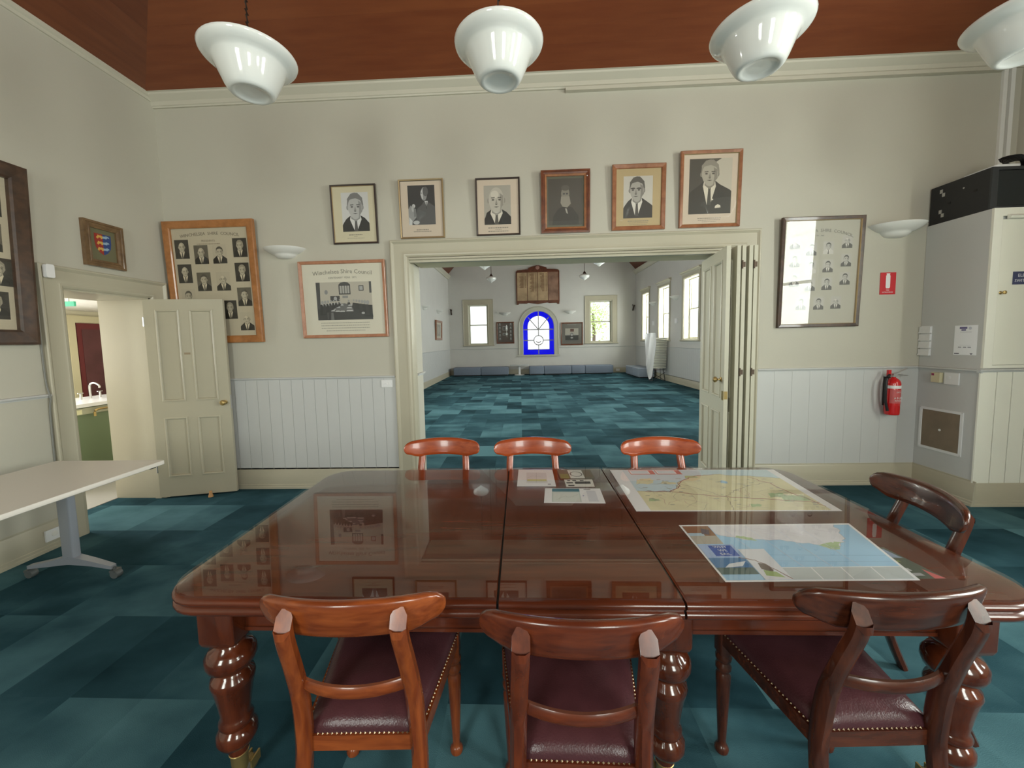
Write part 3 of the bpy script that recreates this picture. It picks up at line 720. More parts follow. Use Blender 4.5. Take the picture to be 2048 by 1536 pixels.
def map_two():
    s = Sheet('coast_chart', 'blue coastal sailing chart with photo strip under the glass near right front of the table', 'map', [(.621, 1.168), (1.191, 1.189), (1.285, 1.549), (.621, 1.535)][:0] or [(.615, 1.168), (1.20, 1.180), (1.290, 1.550), (.621, 1.538)])
    s.rect(.012, .02, .985, .97, SEA2)
    coast = rough_path([(.17, .80), (.30, .68), (.50, .66), (.66, .58), (.74, .48), (.80, .55), (.88, .70), (.90, .97)], 6, .012, 4)
    s.poly([(.17, .97)] + coast, PINKL)
    s.poly(rough_path([(.26, .72), (.36, .66), (.36, .72), (.28, .76)], 4, .01, 8), GREENM)
    s.poly(rough_path([(.68, .56), (.76, .47), (.80, .52), (.82, .62), (.74, .60)], 4, .012, 12), GREENM)
    s.line(coast, .002, flat((.45, .5, .6)))
    for k in range(14):
        rnd = random.Random(k); x, y = rnd.uniform(.3, .85), rnd.uniform(.70, .92); s.line(rough_path([(x, y), (x + .07, y - .05)], 3, .01, k), .0012, flat((.62, .55, .66)))
    for y in (.40, .30): s.line([(.30, y), (.98, y - .03)], .0012, flat((.25, .42, .62)))
    GR = flat((.60, .66, .68)); WL = flat((.92, .93, .96))
    for x in (.33, .48, .63, .78): s.line([(x, .20), (x - .10, .96)], .0022, flat((.70, .76, .90)))
    s.rect(.36, .185, .985, .20, WL)
    s.rect(.36, .02, .985, .20, WL)
    for i in range(4): s.rect(.36 + i * .157, .02, .51 + i * .157, .19, GR)
    # photo strip
    BROWN = flat((.32, .15, .08))
    s.rect(.012, .60, .165, .97, BROWN); s.rect(.012, .60, .165, .76, flat((.50, .46, .40))); s.rect(.012, .76, .10, .82, flat((.45, .60, .72)))
    s.poly([(.09, .80), (.13, .78), (.15, .88), (.11, .92)], flat((.12, .08, .12)))
    s.rect(.012, .36, .21, .59, flat((.42, .55, .82)))
    s.rect(.065, .385, .195, .57, flat((.05, .12, .50)))
    s.rect(.012, .10, .21, .355, flat((.10, .24, .48))); s.rect(.012, .10, .21, .20, flat((.12, .18, .18)))
    s.poly([(.06, .20), (.16, .22), (.20, .30), (.10, .26)], flat((.78, .82, .88)))
    s.rect(.215, .02, .36, .50, flat((.80, .82, .88)))
    s.line(rough_path([(.18, .36), (.26, .31), (.30, .20), (.36, .03)], 4, .008, 3), .0045, flat((.35, .25, .24)))
    s.poly([(.245, .18), (.285, .12), (.305, .16), (.29, .25), (.255, .27)], flat((.22, .18, .16))); s.poly([(.24, .08), (.33, .05), (.31, .13), (.25, .16)], flat((.42, .55, .25)))
    o = s.done()
    WH = flat((.88, .9, .95))
    for i, t in enumerate(('WHY', 'WE', 'SAIL')):
        x, y = s.P(.125, .535 - i * .062); text_mesh(t, .020, WH, o, (x, y, .0024), plane='XY', ext=.0001)
    for i, t in enumerate(('LIVE', 'WORK', 'PLAY')):
        pass
    # brochure with a red corner lying partly under the chart
    b = Sheet('brochure', 'dark green photo brochure with a pink corner, poking out from right edge of the chart', 'brochure', [(1.10, 1.185), (1.285, 1.19), (1.262, 1.37), (1.12, 1.372)], base=flat((.10, .12, .09)), z=.7482)
    b.poly([(.82, .0), (1.0, 0.0), (.90, .28)], flat((.70, .16, .16))); b.poly(rough_path([(.45, .75), (.9, .95), (.95, .6), (.6, .7)], 4, .03, 2), flat((.30, .38, .52)))
    b.poly(rough_path([(.3, .5), (.7, .62), (.8, .5), (.5, .42)], 4, .03, 7), flat((.28, .32, .10))); b.rect(.5, .08, .75, .16, flat((.42, .42, .44))); b.rect(.62, .22, .68, .30, flat((.55, .55, .55)))
    b.done()
map_two()
def papers():
    s = Sheet('paper_sheet', 'white sheet with a small yellow-marked plan, left of the papers under the middle glass', 'paper', [(-.031, 1.97), (.170, 1.967), (.172, 2.222), (-.024, 2.233)])
    s.rect(.24, .18, .80, .80, flat((.80, .79, .82))); s.rect(.26, .28, .78, .38, flat((.72, .70, .30))); s.line([(.26, .45), (.40, .60), (.7, .52)], .001, INKG); s.line([(.5, .2), (.52, .8)], .0008, INKG); s.rect(.80, .06, .88, .14, flat((.5, .5, .55))); s.done()
    s = Sheet('paper_sheet', 'landscape sheet with teal-topped map, nearest of the papers under the middle glass', 'paper', [(.096, 1.762), (.377, 1.752), (.387, 1.932), (.112, 1.940)])
    s.rect(.13, .05, .62, .97, flat((.62, .70, .68))); s.rect(.13, .76, .62, .97, flat((.05, .22, .30))); s.rect(.15, .07, .60, .70, flat((.76, .80, .76)))
    s.line(rough_path([(.2, .2), (.35, .45), (.42, .35), (.58, .55)], 4, .03, 2), .002, flat((.5, .55, .5))); s.rect(.70, .90, .82, .95, INKG); s.rect(.74, .1, .9, .82, flat((.74, .76, .82))); s.rect(.66, .45, .68, .5, flat((.1, .15, .4))); s.done()
    s = Sheet('pamphlet', 'small pamphlet with circular emblem, farthest of the papers under the middle glass', 'pamphlet', [(.205, 2.077), (.389, 2.073), (.389, 2.215), (.199, 2.222)], base=flat((.18, .17, .13)))
    s.rect(.30, .03, .72, .97, flat((.80, .80, .76))); s.rect(.02, .02, .27, .5, flat((.26, .30, .12))); s.rect(.75, .2, .95, .9, flat((.20, .15, .10)))
    s.line([(.51 + .17 * math.cos(a / 20 * 2 * PI), .5 + .26 * math.sin(a / 20 * 2 * PI)) for a in range(21)], .006, flat((.10, .10, .10))); s.done()
    s = Sheet('pamphlet', 'tiny black and white card between the round-emblem pamphlet and the teal map', 'pamphlet', [(.222, 1.957), (.366, 1.957), (.372, 2.062), (.222, 2.062)], base=flat((.80, .79, .74)))
    for u0, v0, u1, v1 in ((.05, .45, .28, .62), (.35, .38, .90, .70), (.1, .78, .2, .92), (.28, .78, .42, .92), (.55, .78, .68, .92), (.08, .1, .3, .25)): s.rect(u0, v0, u1, v1, flat((.05, .05, .05)))
    s.done()
papers()

# ------------------------------------------------------------------ chairs
SEC = [(math.cos(a) * (1 if abs(math.cos(a)) < .8 else .98), math.sin(a)) for a in [PI/8 + k * PI/4 for k in range(8)]]
SEC = [(.5 * max(-1, min(1, 1.25 * u)), .5 * max(-1, min(1, 1.25 * v))) for u, v in SEC]
def sweep_rect(m, pts, dims):
    """pts (x,y,z), dims (wx, d) ; section in x and in the plane normal within YZ"""
    rs = []
    P = [Vector(p) for p in pts]
    for i, p in enumerate(P):
        t = (P[min(i+1, len(P)-1)] - P[max(i-1, 0)]).normalized(); X = Vector((1, 0, 0)); n = t.cross(X).normalized()
        rs.append([p + X * u * dims[i][0] + n * v * dims[i][1] for u, v in SEC])
    return rs
def smooth_pts(pts, n=4):
    """Catmull-Rom"""
    out = []; P = [Vector(p) for p in pts]
    for i in range(len(P) - 1):
        p0, p1, p2, p3 = P[max(i-1, 0)], P[i], P[i+1], P[min(i+2, len(P)-1)]
        for k in range(n):
            t = k / n; out.append(.5 * ((2*p1) + (p2-p0)*t + (2*p0-5*p1+4*p2-p3)*t*t + (-p0+3*p1-3*p2+p3)*t**3))
    out.append(P[-1]); return out
def make_chair(wood_m, label, group):
    root = thing('dining_chair', label, 'chair', (0, 0, 0), 0, group)
    # crest rail: curved yoke
    m = MB(); rs = []; HW = .236
    xs = [HW * s for s in (-1, -.99, -.965, -.92, -.85, -.78, -.66, -.58, -.5, -.4, -.27, -.13, 0, .13, .27, .4, .5, .58, .66, .75, .83, .92, .965, .99, 1)]
    for x in xs:
        ax = abs(x); zt = .896 + .002 * (ax / HW) ** 2; zb = .795 + .022 * max(0, min(1, (ax - .150) / .05)) ** 1.3
        if ax > .196:
            q = math.sqrt(max(.0, 1 - ((ax - .196) / (HW + .001 - .196)) ** 2)); zm = zb + .55 * (zt - zb); zt = zm + (zt - zm) * q; zb = zm - (zm - zb) * q
        dz = -.019 * (x / HW) ** 2; zt += dz; zb += dz
        yc = -.258 + .060 * (x / HW) ** 2; th = .029 * (1 - .50 * max(0, (ax - .17) / .062) ** 2)
        zc, hz = (zt + zb) / 2, max(.004, (zt - zb) / 2); ring = []
        for k in range(14):
            a = 2 * PI * k / 14; ca, sa = math.cos(a), math.sin(a)
            u = math.copysign(abs(ca) ** .45, ca); v = math.copysign(abs(sa) ** .6, sa)
            zz = zc + hz * v; ring.append((x, yc + th / 2 * u * (1.0 if v < .3 else 1.15) - .20 * (zz - .84), zz))
        rs.append(ring)
    m.rings(rs); m.build('crest_rail', wood_m, root, ang=60)
    for s in (-1, 1):
        pts = smooth_pts([(s*.136, -.276, .846), (s*.138, -.268, .80), (s*.143, -.234, .70), (s*.147, -.205, .60), (s*.150, -.192, .50), (s*.153, -.192, .42), (s*.157, -.215, .28), (s*.162, -.262, .13), (s*.166, -.315, .002)], 3)
        n = len(pts); dims = []
        for i in range(n):
            t = i / (n - 1); dims.append((.040, .034 + .014 * math.exp(-((t - .48) / .2) ** 2) - .004 * t))
        rs = sweep_rect(None, pts, dims)
        rs[0] = [Vector((p.x, p.y, p.z + (p.y + .275) * 1.6)) for p in rs[0]]
        m = MB(); m.rings(rs); m.build('back_leg', CHV[CH.index(wood_m)], root, ang=45)
        # front turned leg
        m = MB(); P = [(.012, .0), (.022, .004), (.024, .016), (.018, .028), (.013, .034), (.014, .05), (.019, .16), (.0235, .27), (.0245, .30), (.019, .308), (.018, .313), (.026, .324), (.026, .336), (.019, .346), (.0185, .350), (.026, .358), (.027, .37), (.022, .378), (.022, .384)]
        m.lathe(P, (0, 0, 0), 18); m.rings([[(x, y, z) for x, y in rrect(.046, .046, .004, 2)] for z in (.384, .468)])
        m.build('front_leg', CHV[CH.index(wood_m)], root, loc=(s*.190, .178, 0), ang=50)
    # curved lower back rail
    m = MB(); rs = []
    for i in range(13):
        x = -.132 + .264 * i / 12; y = -.212 - .030 * (1 - (x / .132) ** 2); rs.append([(x, y + u * .017, .640 + v * .031) for u, v in SEC])
    m.rings(rs); m.build('back_rail', wood_m, root, ang=50)
    # seat frame
    m = MB()
    def bar(a, b, t=.024, z0=.425, z1=.468):
        a, b = Vector(a), Vector(b); d = (b - a).normalized(); n = Vector((-d.y, d.x)) * t / 2
        q = [a - n, b - n, b + n, a + n]; m.rings([[(p.x, p.y, z) for p in q] for z in (z0, z1)])
    bar((-.150, -.178), (.150, -.178)); bar((-.19, .19), (.19, .19)); bar((.150, -.178), (.20, .178)); bar((-.20, .178), (-.150, -.178))
    m.build('seat_frame', wood_m, root)
    # cushion: trapezoid with domed top
    m = MB(); rs = []
    def trap(ins, z):
        q = []; n = 6
        C = [(-.148 + ins*.9, -.182 + ins), (.148 - ins*.9, -.182 + ins), (.212 - ins, .202 - ins), (-.212 + ins, .202 - ins)]
        for i in range(4):
            a, b = C[i], C[(i+1) % 4]
            for k in range(n):
                t = .04 + .92 * k / (n - 1); q.append((a[0]*(1-t) + b[0]*t, a[1]*(1-t) + b[1]*t, z))
        return q
    for ins, z in ((0, .462), (-.001, .474), (.004, .488), (.016, .502), (.045, .514), (.09, .521), (.14, .524)): rs.append(trap(ins, z))
    m.rings(rs); cu = m.build('seat_cushion', LEATH, root, ang=70)
    C = [(-.126, -.184), (.126, -.184)], [(.155, -.165), (.212, .190)], [(.205, .2035), (-.205, .2035)], [(-.212, .190), (-.155, -.165)]
    for a, b in C:
        m = MB(); L = math.dist(a, b); n = int(L / .0125)
        for i in range(n):
            t = (i + .5) / n; x, y = a[0]*(1-t) + b[0]*t, a[1]*(1-t) + b[1]*t; r = .0036; z = .4685
            m.add([(x + r, y, z), (x, y + r, z), (x - r, y, z), (x, y - r, z), (x, y, z + r), (x, y, z - r)], [(0, 1, 4), (1, 2, 4), (2, 3, 4), (3, 0, 4), (1, 0, 5), (2, 1, 5), (3, 2, 5), (0, 3, 5)])
        m.build('nail_trim', NAIL, cu)['kind'] = 'stuff'
    return root
CG = 'mahogany dining chairs around the council table'
protos = {}
def chair(x, y, rz, kind, label):
    if kind not in protos: o = make_chair(CH[kind], label, CG); protos[kind] = o
    else: o = copy_tree(protos[kind]); o['label'] = label
    o.location = (x, y, 0); o.rotation_euler = (0, 0, rz); return o
RAD = math.radians
chair(-.445, 1.128, RAD(2), 0, 'orange-brown mahogany chair with burgundy seat at front left of the table')
chair(.130, 1.068, RAD(-1), 1, 'reddish mahogany chair with burgundy seat at front middle, between the two other near chairs')
chair(.900, 1.165, RAD(2.5), 2, 'dark mahogany chair with burgundy seat turned slightly at front right of the table')
chair(-.50, 2.165, RAD(180), 3, 'bright orange-brown chair across the table, farthest left before the wide doorway')
chair(.062, 2.150, RAD(180), 3, 'red-brown chair across the table, in the middle before the wide doorway')
chair(.825, 2.125, RAD(180), 3, 'red-orange chair across the table, behind the large road map')
chair(1.345, 1.605, RAD(79), 2, 'dark chair with a worn crest rail at right end of the table')

# ------------------------------------------------------------------ pendant lamps of the council room
def opal_pendant(x, y, z, label, roof):
    root = thing('pendant_lamp', label, 'lamp', (x, y, z), 0, 'white opal glass bowl pendants under the timber ceiling')
    P = [(.0, -.190), (.05, -.192), (.080, -.194), (.086, -.199), (.096, -.203), (.110, -.200), (.120, -.190), (.132, -.168), (.150, -.125), (.168, -.080), (.180, -.045), (.190, -.034), (.208, -.026), (.228, -.014), (.241, .0), (.246, .012), (.242, .018), (.230, .014), (.207, .0), (.187, -.014), (.174, -.035), (.160, -.08), (.140, -.13), (.115, -.175), (.09, -.184), (.0, -.184)]
    m = MB(); m.lathe([(r_, z_ * (.93 if z_ < 0 else 1)) for r_, z_ in P], n=48, cap=False); m.build('lamp_shade', OPAL, root, ang=70)
    m = MB(); m.lathe([(.0, .13), (.03, .13), (.035, .10), (.05, .07), (.045, .06), (.0, .06)], n=16)
    for k in range(3):
        a = k * 2 * PI / 3; m.tube([(.03 * math.cos(a), .03 * math.sin(a), .12), (.228 * math.cos(a), .228 * math.sin(a), .012)], .003, 6)
    m.build('lamp_fitter', BLACK, root)
    m = MB(); n = int((roof - z - .13) / .035)
    for k in range(n):
        zz = .13 + k * .035; m.tube([(.008 * (k % 2) , .008 * (1 - k % 2), zz), (0, 0, zz + .018), (-.008 * (k % 2), -.008 * (1 - k % 2), zz + .036)], .004, 5)
    m.tube([(0, 0, .13), (0, 0, roof - z)], .003, 6); m.build('lamp_chain', mat('dark_chain', (.03, .02, .015), .5, .5), root)
    m = MB(); m.lathe([(.0, .03), (.018, .03), (.03, -.02), (.03, -.06), (.0, -.09)], n=12); m.build('lamp_bulb', mat('bulb_glass', (.8, .8, .78), .2), root)
LY = 2.30
def roof_at(y): return 3.975 + .5 * min(1.85, YB - .10 - y)
opal_pendant(-1.51, LY, 3.13, 'opal glass bowl pendant above left part of the table, leftmost of the four', roof_at(LY))
opal_pendant(-.088, LY, 3.13, 'opal glass bowl pendant straight above the small portraits, second from left', roof_at(LY))
opal_pendant(1.325, LY, 3.13, 'opal glass bowl pendant above the biggest single portrait, second from right', roof_at(LY))
opal_pendant(2.70, LY, 3.13, 'opal glass bowl pendant cut by right edge of the picture, above the switch cupboard', roof_at(LY))

def sconce(loc, rz, label, group, s=1.0):
    root = thing('wall_sconce', label, 'wall light', loc, rz, group)
    m = MB(); prof = [(.0, -.105), (.06, -.103), (.095, -.092), (.118, -.07), (.125, -.058), (.15, -.052), (.19, -.03), (.225, -.006), (.232, .006), (.222, .008), (.18, -.01), (.12, -.03), (.0, -.04)]
    n = 22; rs = []
    for r, z in prof: rs.append([(s * r * math.cos(PI + PI * j / (n - 1)), s * r * .8 * math.sin(PI + PI * j / (n - 1)), s * z) for j in range(n)])
    k = 0
    for i in range(len(rs) - 1):
        for j in range(n - 1): m.f.append([i*n + j, i*n + j + 1, (i+1)*n + j + 1, (i+1)*n + j]); m.m.append(0)
    m.v = [p for r in rs for p in r]; m.build('shade', PLAST, root, ang=60)
    m = MB(); m.box(-s*.05, s*.05, -.012, 0, -s*.08, s*.02); m.build('mounting_plate', PLAST, root)
SG = 'white plaster half-bowl wall lights'
sconce((-2.345, YB, 2.465), 0, 'white plaster uplighter between the honey-framed board and the small portraits', SG, .9)
sconce((3.555, YB, 2.50), 0, 'white plaster uplighter above the red fire sign', SG, 1.05)

# ------------------------------------------------------------------ pictures
def picture(name, label, cat, loc, rz, w, h, fw, fm, mat_col, prof='flat', tilt=2.0, group=None, inner=None, depth=.026, glass=True):
    """loc = bottom centre of the frame on the wall"""
    root = thing(name, label, cat, loc, rz, group, RAD(tilt))
    if prof == 'flat': P = [(0, 0), (0, depth), (fw * .15, depth + .003), (fw * .85, depth - .002), (fw, depth - .008), (fw, .010)]
    elif prof == 'scoop': P = [(0, 0), (0, depth * .7), (fw * .12, depth * .95), (fw * .3, depth), (fw * .55, depth * .7), (fw * .8, depth * .55), (fw, depth * .6), (fw, .010)]
    else: P = [(0, 0), (0, depth), (fw * .3, depth), (fw * .35, depth * .85), (fw * .65, depth * .8), (fw * .7, depth * .9), (fw, depth * .7), (fw, .010)]
    m = MB()
    if inner: m.frame(-w/2, w/2, 0, h, P, None, [fm] * (len(P) - 3) + [inner] * 2)
    else: m.frame(-w/2, w/2, 0, h, P, fm)
    m.build('frame', None if inner else fm, root, smooth=False)
    m = MB(); m.box(-w/2 + fw * .5, w/2 - fw * .5, -.010, -.001, fw * .5, h - fw * .5); m.build('mount_board', mat_col, root, smooth=False)
    if glass:
        m = MB(); y = -(depth * .55 + .002); m.box(-w/2 + fw * .95, w/2 - fw * .95, y - .001, y + .0005, fw * .95, h - fw * .95); m.build('glass_pane', GLASS, root, smooth=False)
    return root
class Print:
    """flat printed shapes stacked a hair apart; coordinates in the unit square of the print"""
    def __init__(s, cx, cz, w, h, y=-.0103): s.cx, s.cz, s.w, s.h, s.y, s.k = cx, cz, w, h, y, 0; s.m = MB()
    def p(s, pts, c):
        s.k += 1; s.m.poly([(s.cx + (u - .5) * s.w, s.cz + (v - .5) * s.h) for u, v in pts], s.y - .00007 * s.k, c if not isinstance(c, tuple) else flat(c))
    def r(s, u0, v0, u1, v1, c): s.p([(u0, v0), (u1, v0), (u1, v1), (u0, v1)], c)
    def e(s, cu, cv, ru, rv, c, a0=0, a1=360, n=20, rot=0):
        pts = []
        for i in range(n + (0 if a1 - a0 == 360 else 1)):
            a = RAD(a0 + (a1 - a0) * i / n); x, y = ru * math.cos(a), rv * math.sin(a); t = RAD(rot)
            pts.append((cu + x * math.cos(t) - y * math.sin(t), cv + x * math.sin(t) + y * math.cos(t)))
        s.p(pts, c)
    def done(s, root, name='photograph'): return s.m.build(name, None, root, smooth=False)
def g(v, warm=.0): return (v, v * (1 - warm * .35), v * (1 - warm))
def bust(P, bg=.6, bg2=None, jacket=.03, skin=.42, hair=.2, style='short', cx=.5, cy=.62, hs=1.0, warm=.05, glasses=False, light_hair=False, simple=False, turn=0.0, hank=False, shirtonly=False):
    P.r(0, 0, 1, 1, g(bg, warm))
    if bg2 is not None: P.p([(0, 0), (.22, .28), (.25, .75), (.75, 1), (0, 1)], g(bg2, warm)); P.p([(0, .2), (.3, .5), (.5, 1), (0, 1)], g(bg2 * .8, warm))
    rx, ry = .225 * hs, .255 * hs; j = g(jacket if not shirtonly else .6, warm); yb = cy - ry; K = max(1, rx / .19)
    P.p([(0, 0), (1, 0), (1, max(.02, yb - .10)), (.96, max(.04, yb - .07)), (min(.97, cx + .24 * K), yb + .03), (cx + .13 * K, yb + .10), (cx - .13 * K, yb + .10), (max(.03, cx - .24 * K), yb + .02), (.04, max(.03, yb - .09)), (0, max(.02, yb - .14))], j)
    P.p([(cx - .12 * K, yb + .12), (cx + .12 * K, yb + .12), (cx + .15 * K, yb - .0), (cx + .03, max(0, yb - .34)), (cx - .05, max(0, yb - .34)), (cx - .15 * K, yb - .0)], g(.72, warm))
    P.p([(cx - .03 * K, yb - .02), (cx + .035 * K, yb - .02), (cx + .03 * K, yb - .07), (cx + .05 * K, max(0, yb - .34)), (cx - .05 * K, max(0, yb - .34)), (cx - .025 * K, yb - .07)], g(.09, warm))
    sk = g(skin, warm); sh = g(skin * .62, warm); dk = g(skin * .25, warm)
    P.p([(cx - rx * .62, yb + .12), (cx + rx * .66, yb + .12), (cx + rx * .6, yb + .02), (cx, yb - .05), (cx - rx * .6, yb + .02)], sh)
    if style != 'bald' : P.e(cx + .01, cy + ry * .22, rx * 1.10, ry * .98, g(hair, warm))
    for s_ in (-1, 1): P.e(cx + s_ * rx * 1.0, cy - ry * .02, rx * .17, ry * .2, sh)
    # face: tapering jaw
    face = []
    for i in range(24):
        a = 2 * PI * i / 24; x, y = math.cos(a), math.sin(a); wj = 1 - .22 * max(0, -y) ** 1.5
        face.append((cx + rx * x * wj * .98, cy + ry * (y if style == 'bald' else y * (.86 if y > 0 else 1))))
    P.p(face, sk)
    P.p([(cx + rx * .45, cy + ry * .55), (cx + rx * .9, cy + ry * .35), (cx + rx * .88, cy - ry * .35), (cx + rx * .45, cy - ry * .85), (cx + rx * .55, cy - ry * .2)], sh)
    if style == 'short': P.p([(cx - rx * .98, cy + ry * .15), (cx - rx * 1.02, cy + ry * .7), (cx - rx * .5, cy + ry * 1.12), (cx + rx * .4, cy + ry * 1.18), (cx + rx * 1.05, cy + ry * .75), (cx + rx * 1.0, cy + ry * .1), (cx + rx * .82, cy + ry * .55), (cx + rx * .1, cy + ry * .74), (cx - rx * .75, cy + ry * .62)], g(hair, warm))
    if style == 'bald':
        P.e(cx - .2 * rx, cy + ry * .45, rx * .5, ry * .3, g(min(.8, skin * 1.25), warm))
    if style == 'beard':
        P.p([(cx - rx * .95, cy + .0), (cx - rx * .5, cy - ry * .15), (cx, cy - ry * .28), (cx + rx * .5, cy - ry * .15), (cx + rx * .95, cy), (cx + rx * 1.0, cy - ry * .8), (cx + rx * .4, cy - ry * 1.3), (cx - rx * .4, cy - ry * 1.3), (cx - rx * 1.05, cy - ry * .8)], g(min(.8, hair * 1.3), warm))
    t = turn * rx
    for s_ in (-1, 1):
        ex = cx + t + s_ * rx * .42
        P.p([(ex - rx * .24, cy + ry * .16), (ex + rx * .24, cy + ry * .18), (ex + rx * .22, cy + ry * .25), (ex - rx * .22, cy + ry * .23)], dk)
        P.e(ex, cy + ry * .04, rx * .17, ry * .07, dk, n=10)
        if glasses:
            P.r(ex - rx * .34, cy + ry * .13, ex + rx * .34, cy + ry * .19, g(.05)); 
    if not simple:
        P.p([(cx + t + rx * .02, cy + ry * .1), (cx + t + rx * .16, cy - ry * .28), (cx + t - rx * .16, cy - ry * .30), (cx + t - rx * .14, cy - ry * .24)], sh)
        P.e(cx + t, cy - ry * .32, rx * .14, ry * .04, dk, n=10)
    if style != 'beard': P.p([(cx + t - rx * .36, cy - ry * .50), (cx + t, cy - ry * .47), (cx + t + rx * .36, cy - ry * .50), (cx + t, cy - ry * .56)], dk)
    if hank: P.p([(.62, .10), (.76, .11), (.75, .15), (.69, .17), (.63, .14)], g(.75, warm)); P.e(.56, .26, .02, .015, g(.7, warm), n=10)
def caption(root, cx, z, w, lines, col=(.25, .22, .18), y=-.0108):
    m = MB(); rnd = random.Random(int(cx * 97 + z * 31)); c = flat(col)
    for i, (frac, hh) in enumerate(lines):
        x = cx - w * frac / 2; xe = cx + w * frac / 2; zz = z - i * .0165
        while x < xe:
            l = rnd.uniform(.006, .02); m.box(x, min(x + l, xe), y, y + .0003, zz - hh / 2, zz + hh / 2); x += l + .004
    o = m.build('caption_lines', c, root, smooth=False); o['kind'] = 'stuff'
CREAM = flat((.66, .60, .43), .6); PINK = flat((.66, .55, .44), .6); TANM = flat((.52, .40, .22), .6); SEPM = flat((.56, .49, .36), .6); PALE = flat((.72, .68, .57), .6)
BLKF = mat('frame_dark', (.05, .035, .03), .3); GOLDF = mat('frame_gilt', (.45, .33, .18), .35, .5)
MAHF = wood('frame_mahogany', (.10, .028, .012), (.19, .055, .02), .3, 3, (6, 6, 6)); OAKF = wood('frame_oak', (.26, .10, .04), (.40, .17, .07), .35, 3, (6, 6, 6))
HONEY = wood('frame_honey', (.30, .115, .03), (.44, .18, .055), .3, 3, (5, 5, 5)); DARKF = wood('frame_dark_oak', (.035, .016, .008), (.085, .04, .02), .4, 3, (5, 5, 5))
BROWNF = wood('frame_brown', (.24, .09, .04), (.36, .15, .07), .3, 3, (6, 6, 6)); REDF = wood('frame_tan', (.36, .15, .08), (.48, .22, .12), .35, 3, (6, 6, 6))
PG = 'single portraits along the top of the wide doorway'
def pic6(x0, x1, z0, z1, fw, fm, board, label, inner=None, prof='flat', tilt=2.5, depth=.024):
    return picture('framed_portrait', label, 'picture', ((x0 + x1) / 2, YB - .001, z0), 0, x1 - x0, z1 - z0, fw, fm, board, prof, tilt, PG, inner, depth), x1 - x0, z1 - z0
r, w_, h_ = pic6(-1.84, -1.387, 2.497, 3.06, .018, BLKF, CREAM, 'thin dark-framed portrait of a parted-haired man on cream mount, leftmost of the six', GOLDF)
P = Print(.01, .305, .27, .37); bust(P, bg=.66, jacket=.03, skin=.50, hair=.22, cy=.62, hs=1.22, warm=.02); P.done(r); caption(r, 0, .088, .17, [(.8, .008), (.2, .004), (1, .004)])
r, w_, h_ = pic6(-1.16, -.722, 2.53, 3.085, .016, GOLDF, PINK, 'thin gilt-framed portrait of a seated man on dark ground, second from left', BLKF)
P = Print(0, .315, .265, .37); P.r(0, 0, 1, 1, g(.045)); P.p([(0, .1), (.1, .05), (.3, .2), (.22, .42), (.08, .5), (0, .4)], g(.30)); P.p([(0, 0), (.12, 0), (.14, .1), (.02, .2)], g(.6))
P.p([(.3, 0), (1, 0), (1, .45), (.8, .55), (.62, .62), (.5, .5), (.34, .42), (.28, .2)], g(.10)); P.p([(.62, .60), (.74, .60), (.68, .44)], g(.6)); P.r(.66, .4, .69, .58, g(.06))
P.e(.60, .78, .115, .17, g(.28)); P.p([(.49, .85), (.56, .92), (.57, .66), (.53, .64), (.50, .72), (.475, .76)], g(.55)); P.e(.66, .84, .10, .12, g(.12)); P.e(.52, .80, .02, .01, g(.05)); P.e(.2, .48, .06, .05, g(.6)); P.e(.17, .42, .05, .09, g(.45)); P.e(.28, .06, .12, .05, g(.5)); P.p([(.2, .2), (.3, .22), (.28, .4), (.2, .44)], g(.2))
P.done(r); caption(r, 0, .082, .2, [(.6, .008), (.9, .006)])
r, w_, h_ = pic6(-.407, .022, 2.535, 3.07, .015, BLKF, PINK, 'thin dark-framed portrait of a bald man in suit and tie, third from left')
P = Print(-.005, .285, .26, .365); bust(P, bg=.42, jacket=.025, skin=.52, style='bald', cx=.46, cy=.62, hs=1.30, warm=.2); P.done(r); caption(r, 0, .072, .2, [(1, .008), (.3, .004), (1, .007)])
r, w_, h_ = pic6(.225, .693, 2.536, 3.115, .055, MAHF, flat((.13, .13, .09), .5), 'broad dark mahogany-framed faded portrait of a white-bearded man', OAKF, 'step', 2.5, .035)
P = Print(0, .29, .33, .43); P.r(0, 0, 1, 1, g(.085, .25)); P.p([(.12, 0), (.9, 0), (.88, .2), (.7, .38), (.5, .42), (.3, .36), (.15, .2)], g(.055, .2)); P.e(.5, .68, .12, .15, g(.24, .25)); P.p([(.38, .62), (.62, .62), (.66, .46), (.56, .38), (.42, .40), (.36, .48)], g(.30, .25)); P.e(.5, .80, .12, .06, g(.12, .25)); P.r(.43, .66, .49, .69, g(.07)); P.r(.52, .66, .58, .69, g(.07)); P.p([(.49, .36), (.54, .36), (.58, .24), (.53, .26)], g(.38, .2)); P.done(r)
o = MB(); o.lathe([(.001, 0), (.005, 0), (.005, .002), (.001, .003)], (.205, -.036, .515), 10, axis='Y'); o.build('label_dot', WHITEP, r)
r, w_, h_ = pic6(.905, 1.408, 2.541, 3.145, .040, BROWNF, TANM, 'brown-framed portrait of a man in spectacles on tan mount, second from right')
P = Print(-.005, .305, .275, .385); bust(P, bg=.60, jacket=.06, skin=.42, hair=.13, cx=.46, cy=.66, hs=1.08, warm=.15, glasses=True, turn=-.15); P.done(r); caption(r, 0, .085, .2, [(1, .007), (.9, .004), (.8, .004)])
r, w_, h_ = pic6(1.542, 2.111, 2.545, 3.242, .034, BROWNF, PINK, 'largest of the single portraits, brown frame, standing man with white pocket handkerchief', GOLDF)
P = Print(0, .375, .395, .50); bust(P, bg=.56, bg2=.12, jacket=.065, skin=.44, hair=.30, cx=.48, cy=.72, hs=.86, warm=.25, hank=True); P.done(r); caption(r, 0, .085, .22, [(1, .006), (.95, .004), (.6, .003)])

